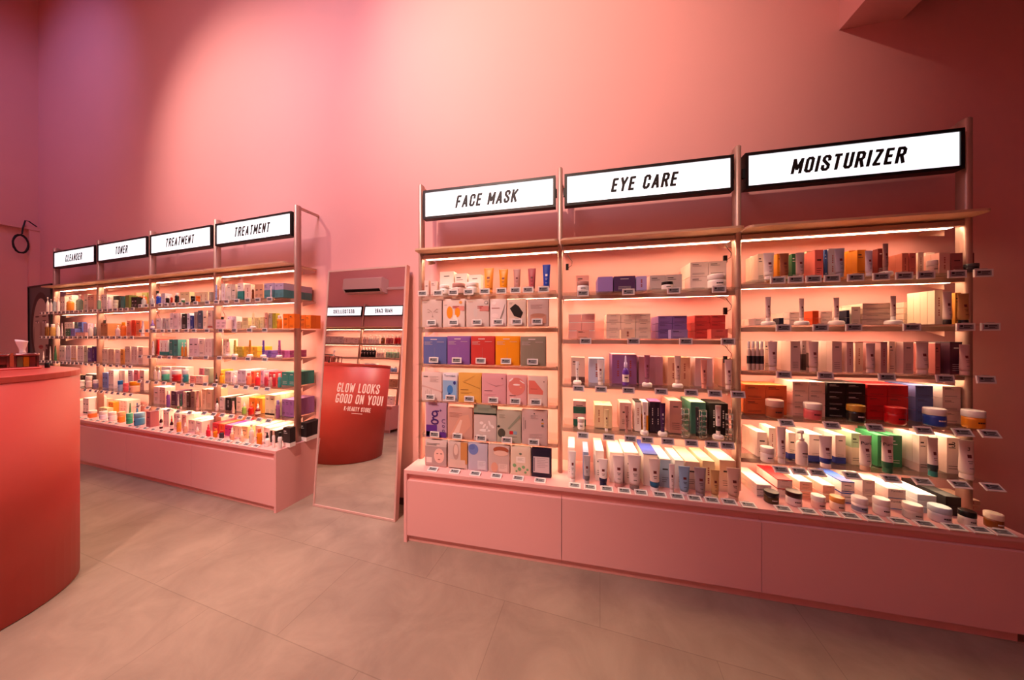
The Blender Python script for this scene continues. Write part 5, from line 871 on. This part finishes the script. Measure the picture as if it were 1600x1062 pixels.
# ------------------------------------------------------------------ opposite side of the shop (seen in the mirror)
# frame: u runs the other way, v towards the opposite wall
def uo(u): return -u
PO = [uo(-3.43), uo(-4.37), uo(-5.30)]
V0 = -.17
class FO(Frame):
    pass
Q = FO((0, 0), 16.9); Q.ang = O.ang; Q.d = O.d; Q.n = O.n; Q.o = (-.88 * L.n[0], -.88 * L.n[1])
ZO = [[1.60, 1.335, 1.07, .79], [1.60, 1.335, 1.07, .79]]
shelving(Q, PO, ZO, 'on the wall opposite the mirror', True, wall=.37)
sign(Q, PO[0] + .028, PO[1] - .028, 'HAIR CARE', 'black framed white light box sign reading HAIR CARE, seen in the mirror')
sign(Q, PO[1] + .028, PO[2] - .028, 'BESTSELLERS', 'black framed white light box sign reading BESTSELLERS, seen in the mirror')
cabinet_run(Q, [3.40, 4.37, 5.32], 3.40, 5.33, .368, 'opposite', ['HAIR CARE', 'BESTSELLERS'])
def orow(z, place, specs):
    for i, (k, u0, u1, h, c, n) in enumerate(specs):
        w_ = (u1 - u0) / n
        for j in range(n):
            lab = '%s %s, %s in %s set, %s, in mirror' % (cname(c), KIND[k][0].replace('_', ' '), ORD[j], ORD[i], place)
            uc = u0 + w_ * (j + .5)
            if k == 'c': pr = [('carton', carton_mesh(w_ - .002, min(w_, .08), h, c, style=j % 4))]
            else: pr = {'t': tube_parts, 'j': jar_parts, 'p': pump_parts, 'd': dropper_parts, 'b': bottle_parts}[k](w_ * .9, h, c)
            put(k, pr, Q.w(uc, .21, z + .0004), -Q.ang, lab, 'shelves opposite the mirror')
orow(1.60, 'top HAIR CARE shelf', [('b', 3.48, 3.62, .17, RD, 2), ('p', 3.64, 3.80, .18, '#b5545a', 2), ('b', 3.83, 3.91, .16, BR, 1), ('p', 3.95, 4.20, .18, W, 4), ('b', 4.21, 4.33, .15, PK, 2)])
orow(1.60, 'top BESTSELLERS shelf', [('c', 4.40, 4.74, .12, CR, 3), ('c', 4.76, 5.26, .14, LG, 4)])
orow(1.335, 'second HAIR CARE shelf', [('p', 3.48, 3.78, .17, PG, 4), ('p', 3.80, 3.98, .17, CR, 3), ('b', 4.0, 4.34, .19, BK, 5)])
orow(1.335, 'second BESTSELLERS shelf', [('c', 5.0, 5.25, .04, GG, 2)])
orow(1.07, 'third HAIR CARE shelf', [('b', 3.50, 3.66, .1, LB, 2), ('c', 3.68, 3.9, .08, BL, 2), ('c', 3.95, 4.2, .15, IW, 3)])
orow(.79, 'fourth HAIR CARE shelf', [('c', 3.48, 3.62, .15, TN, 2), ('c', 3.64, 4.1, .17, BL, 5)])
orow(.4675, 'HAIR CARE cabinet top', [('c', 3.5, 3.72, .16, W, 3), ('c', 3.78, 4.2, .2, RD, 3)])
# air conditioner on the opposite wall
def aircon():
    root = bpy.data.objects.new('air_conditioner', None); col.objects.link(root); root.location = Q.w(4.46, .37, 2.66); root.rotation_euler = (0, 0, -Q.ang)
    tag(root, 'white wall air conditioner above the signs, seen in the mirror', 'air conditioner'); w_ = .92; m = mat('#eadbd6', .4)
    prof = [(-.001, 0), (-.16, 0), (-.215, .055), (-.225, .27), (-.19, .295), (-.001, .295)]
    b = MB(); b.rings([[(-w_ / 2, y, z) for y, z in prof], [(w_ / 2, y, z) for y, z in prof]], m, smooth=False); link('housing', b.mesh('housing'), root)
    b = MB(); b.face([(-w_ / 2 + .04, -.168, .006), (w_ / 2 - .04, -.168, .006), (w_ / 2 - .04, -.216, .052), (-w_ / 2 + .04, -.216, .052)], M_BLACK); link('air_outlet', b.mesh('air_outlet'), root)
    b = MB(); b.box(-w_ / 2 + .03, w_ / 2 - .03, -.224, -.219, .052, .07, m); link('louvre', b.mesh('louvre'), root)
    b = MB(); b.box(-w_ / 2 - .7, -w_ / 2, -.04, -.001, .08, .13, m); link('pipe_cover', b.mesh('pipe_cover'), root)
aircon()

# ------------------------------------------------------------------ cartons beyond the 300 that show largest become one object
def thin_cartons():
    from mathutils.bvhtree import BVHTree
    bpy.context.view_layer.update()
    vs, fs, own, names = [], [], [], []
    for o in col.objects:
        if o.type != 'MESH' or o.name.startswith('glass_'): continue
        b = len(vs); mw = o.matrix_world; vs += [mw @ v.co for v in o.data.vertices]; k = len(names); names.append(o.name)
        for p in o.data.polygons: fs.append([b + q for q in p.vertices]); own.append(k)
    tree = BVHTree.FromPolygons(vs, fs); hits = {}
    for vi, (ox, oy, st) in enumerate(((0, 0, 2.0), (-.5, 0, 5.0), (.5, 0, 5.0), (0, -.4, 5.0), (.3, .4, 5.0))):
        org = Vector((ox, oy, EYE))
        for yi in range(int(510 / st)):
            for xi in range(int(1570 / st)):
                d = Vector(((30 + xi * st - CX) / F_PX, 1, (CY - 350 - yi * st) / F_PX)).normalized(); r = tree.ray_cast(org, d)
                if r[0] is None: continue
                n = names[own[r[2]]]
                if n == 'mirror_glass':
                    d2 = d - 2 * d.dot(r[1]) * r[1]; r2 = tree.ray_cast(r[0] + d2 * .001, d2)
                    if r2[0] is None: continue
                    n = names[own[r2[2]]]
                h = hits.setdefault(n, [0, 0]); h[1 if vi else 0] += 1
    cs = [o for o in col.objects if o.name.split('.')[0] == 'carton']
    cs.sort(key=lambda o: (-hits.get(o.name, [0, 0])[0], o.name)); M = MB()
    gone = cs[300:]
    for o in gone:
        if o.name in hits:
            me = o.data; base = len(M.v); mw = o.matrix_world; M.v += [tuple(mw @ v.co) for v in me.vertices]
            sl = [M.slot(m) for m in me.materials]
            for p in me.polygons: M.f.append(tuple(base + i for i in p.vertices)); M.mi.append(sl[p.material_index]); M.sm.append(False)
    for o in gone: bpy.data.objects.remove(o)
    tag(link('carton_stock', M.mesh('carton_stock')), 'small mixed cartons standing behind the front products on all the shelves', 'boxes', 'cartons too small to tell apart', 'stuff')
thin_cartons()
# every label within sixteen words
for o in col.objects:
    if not o.parent and 'label' in o and len(o['label'].replace('-', ' ').split()) > 16: print('LONG', o.name, o['label'])
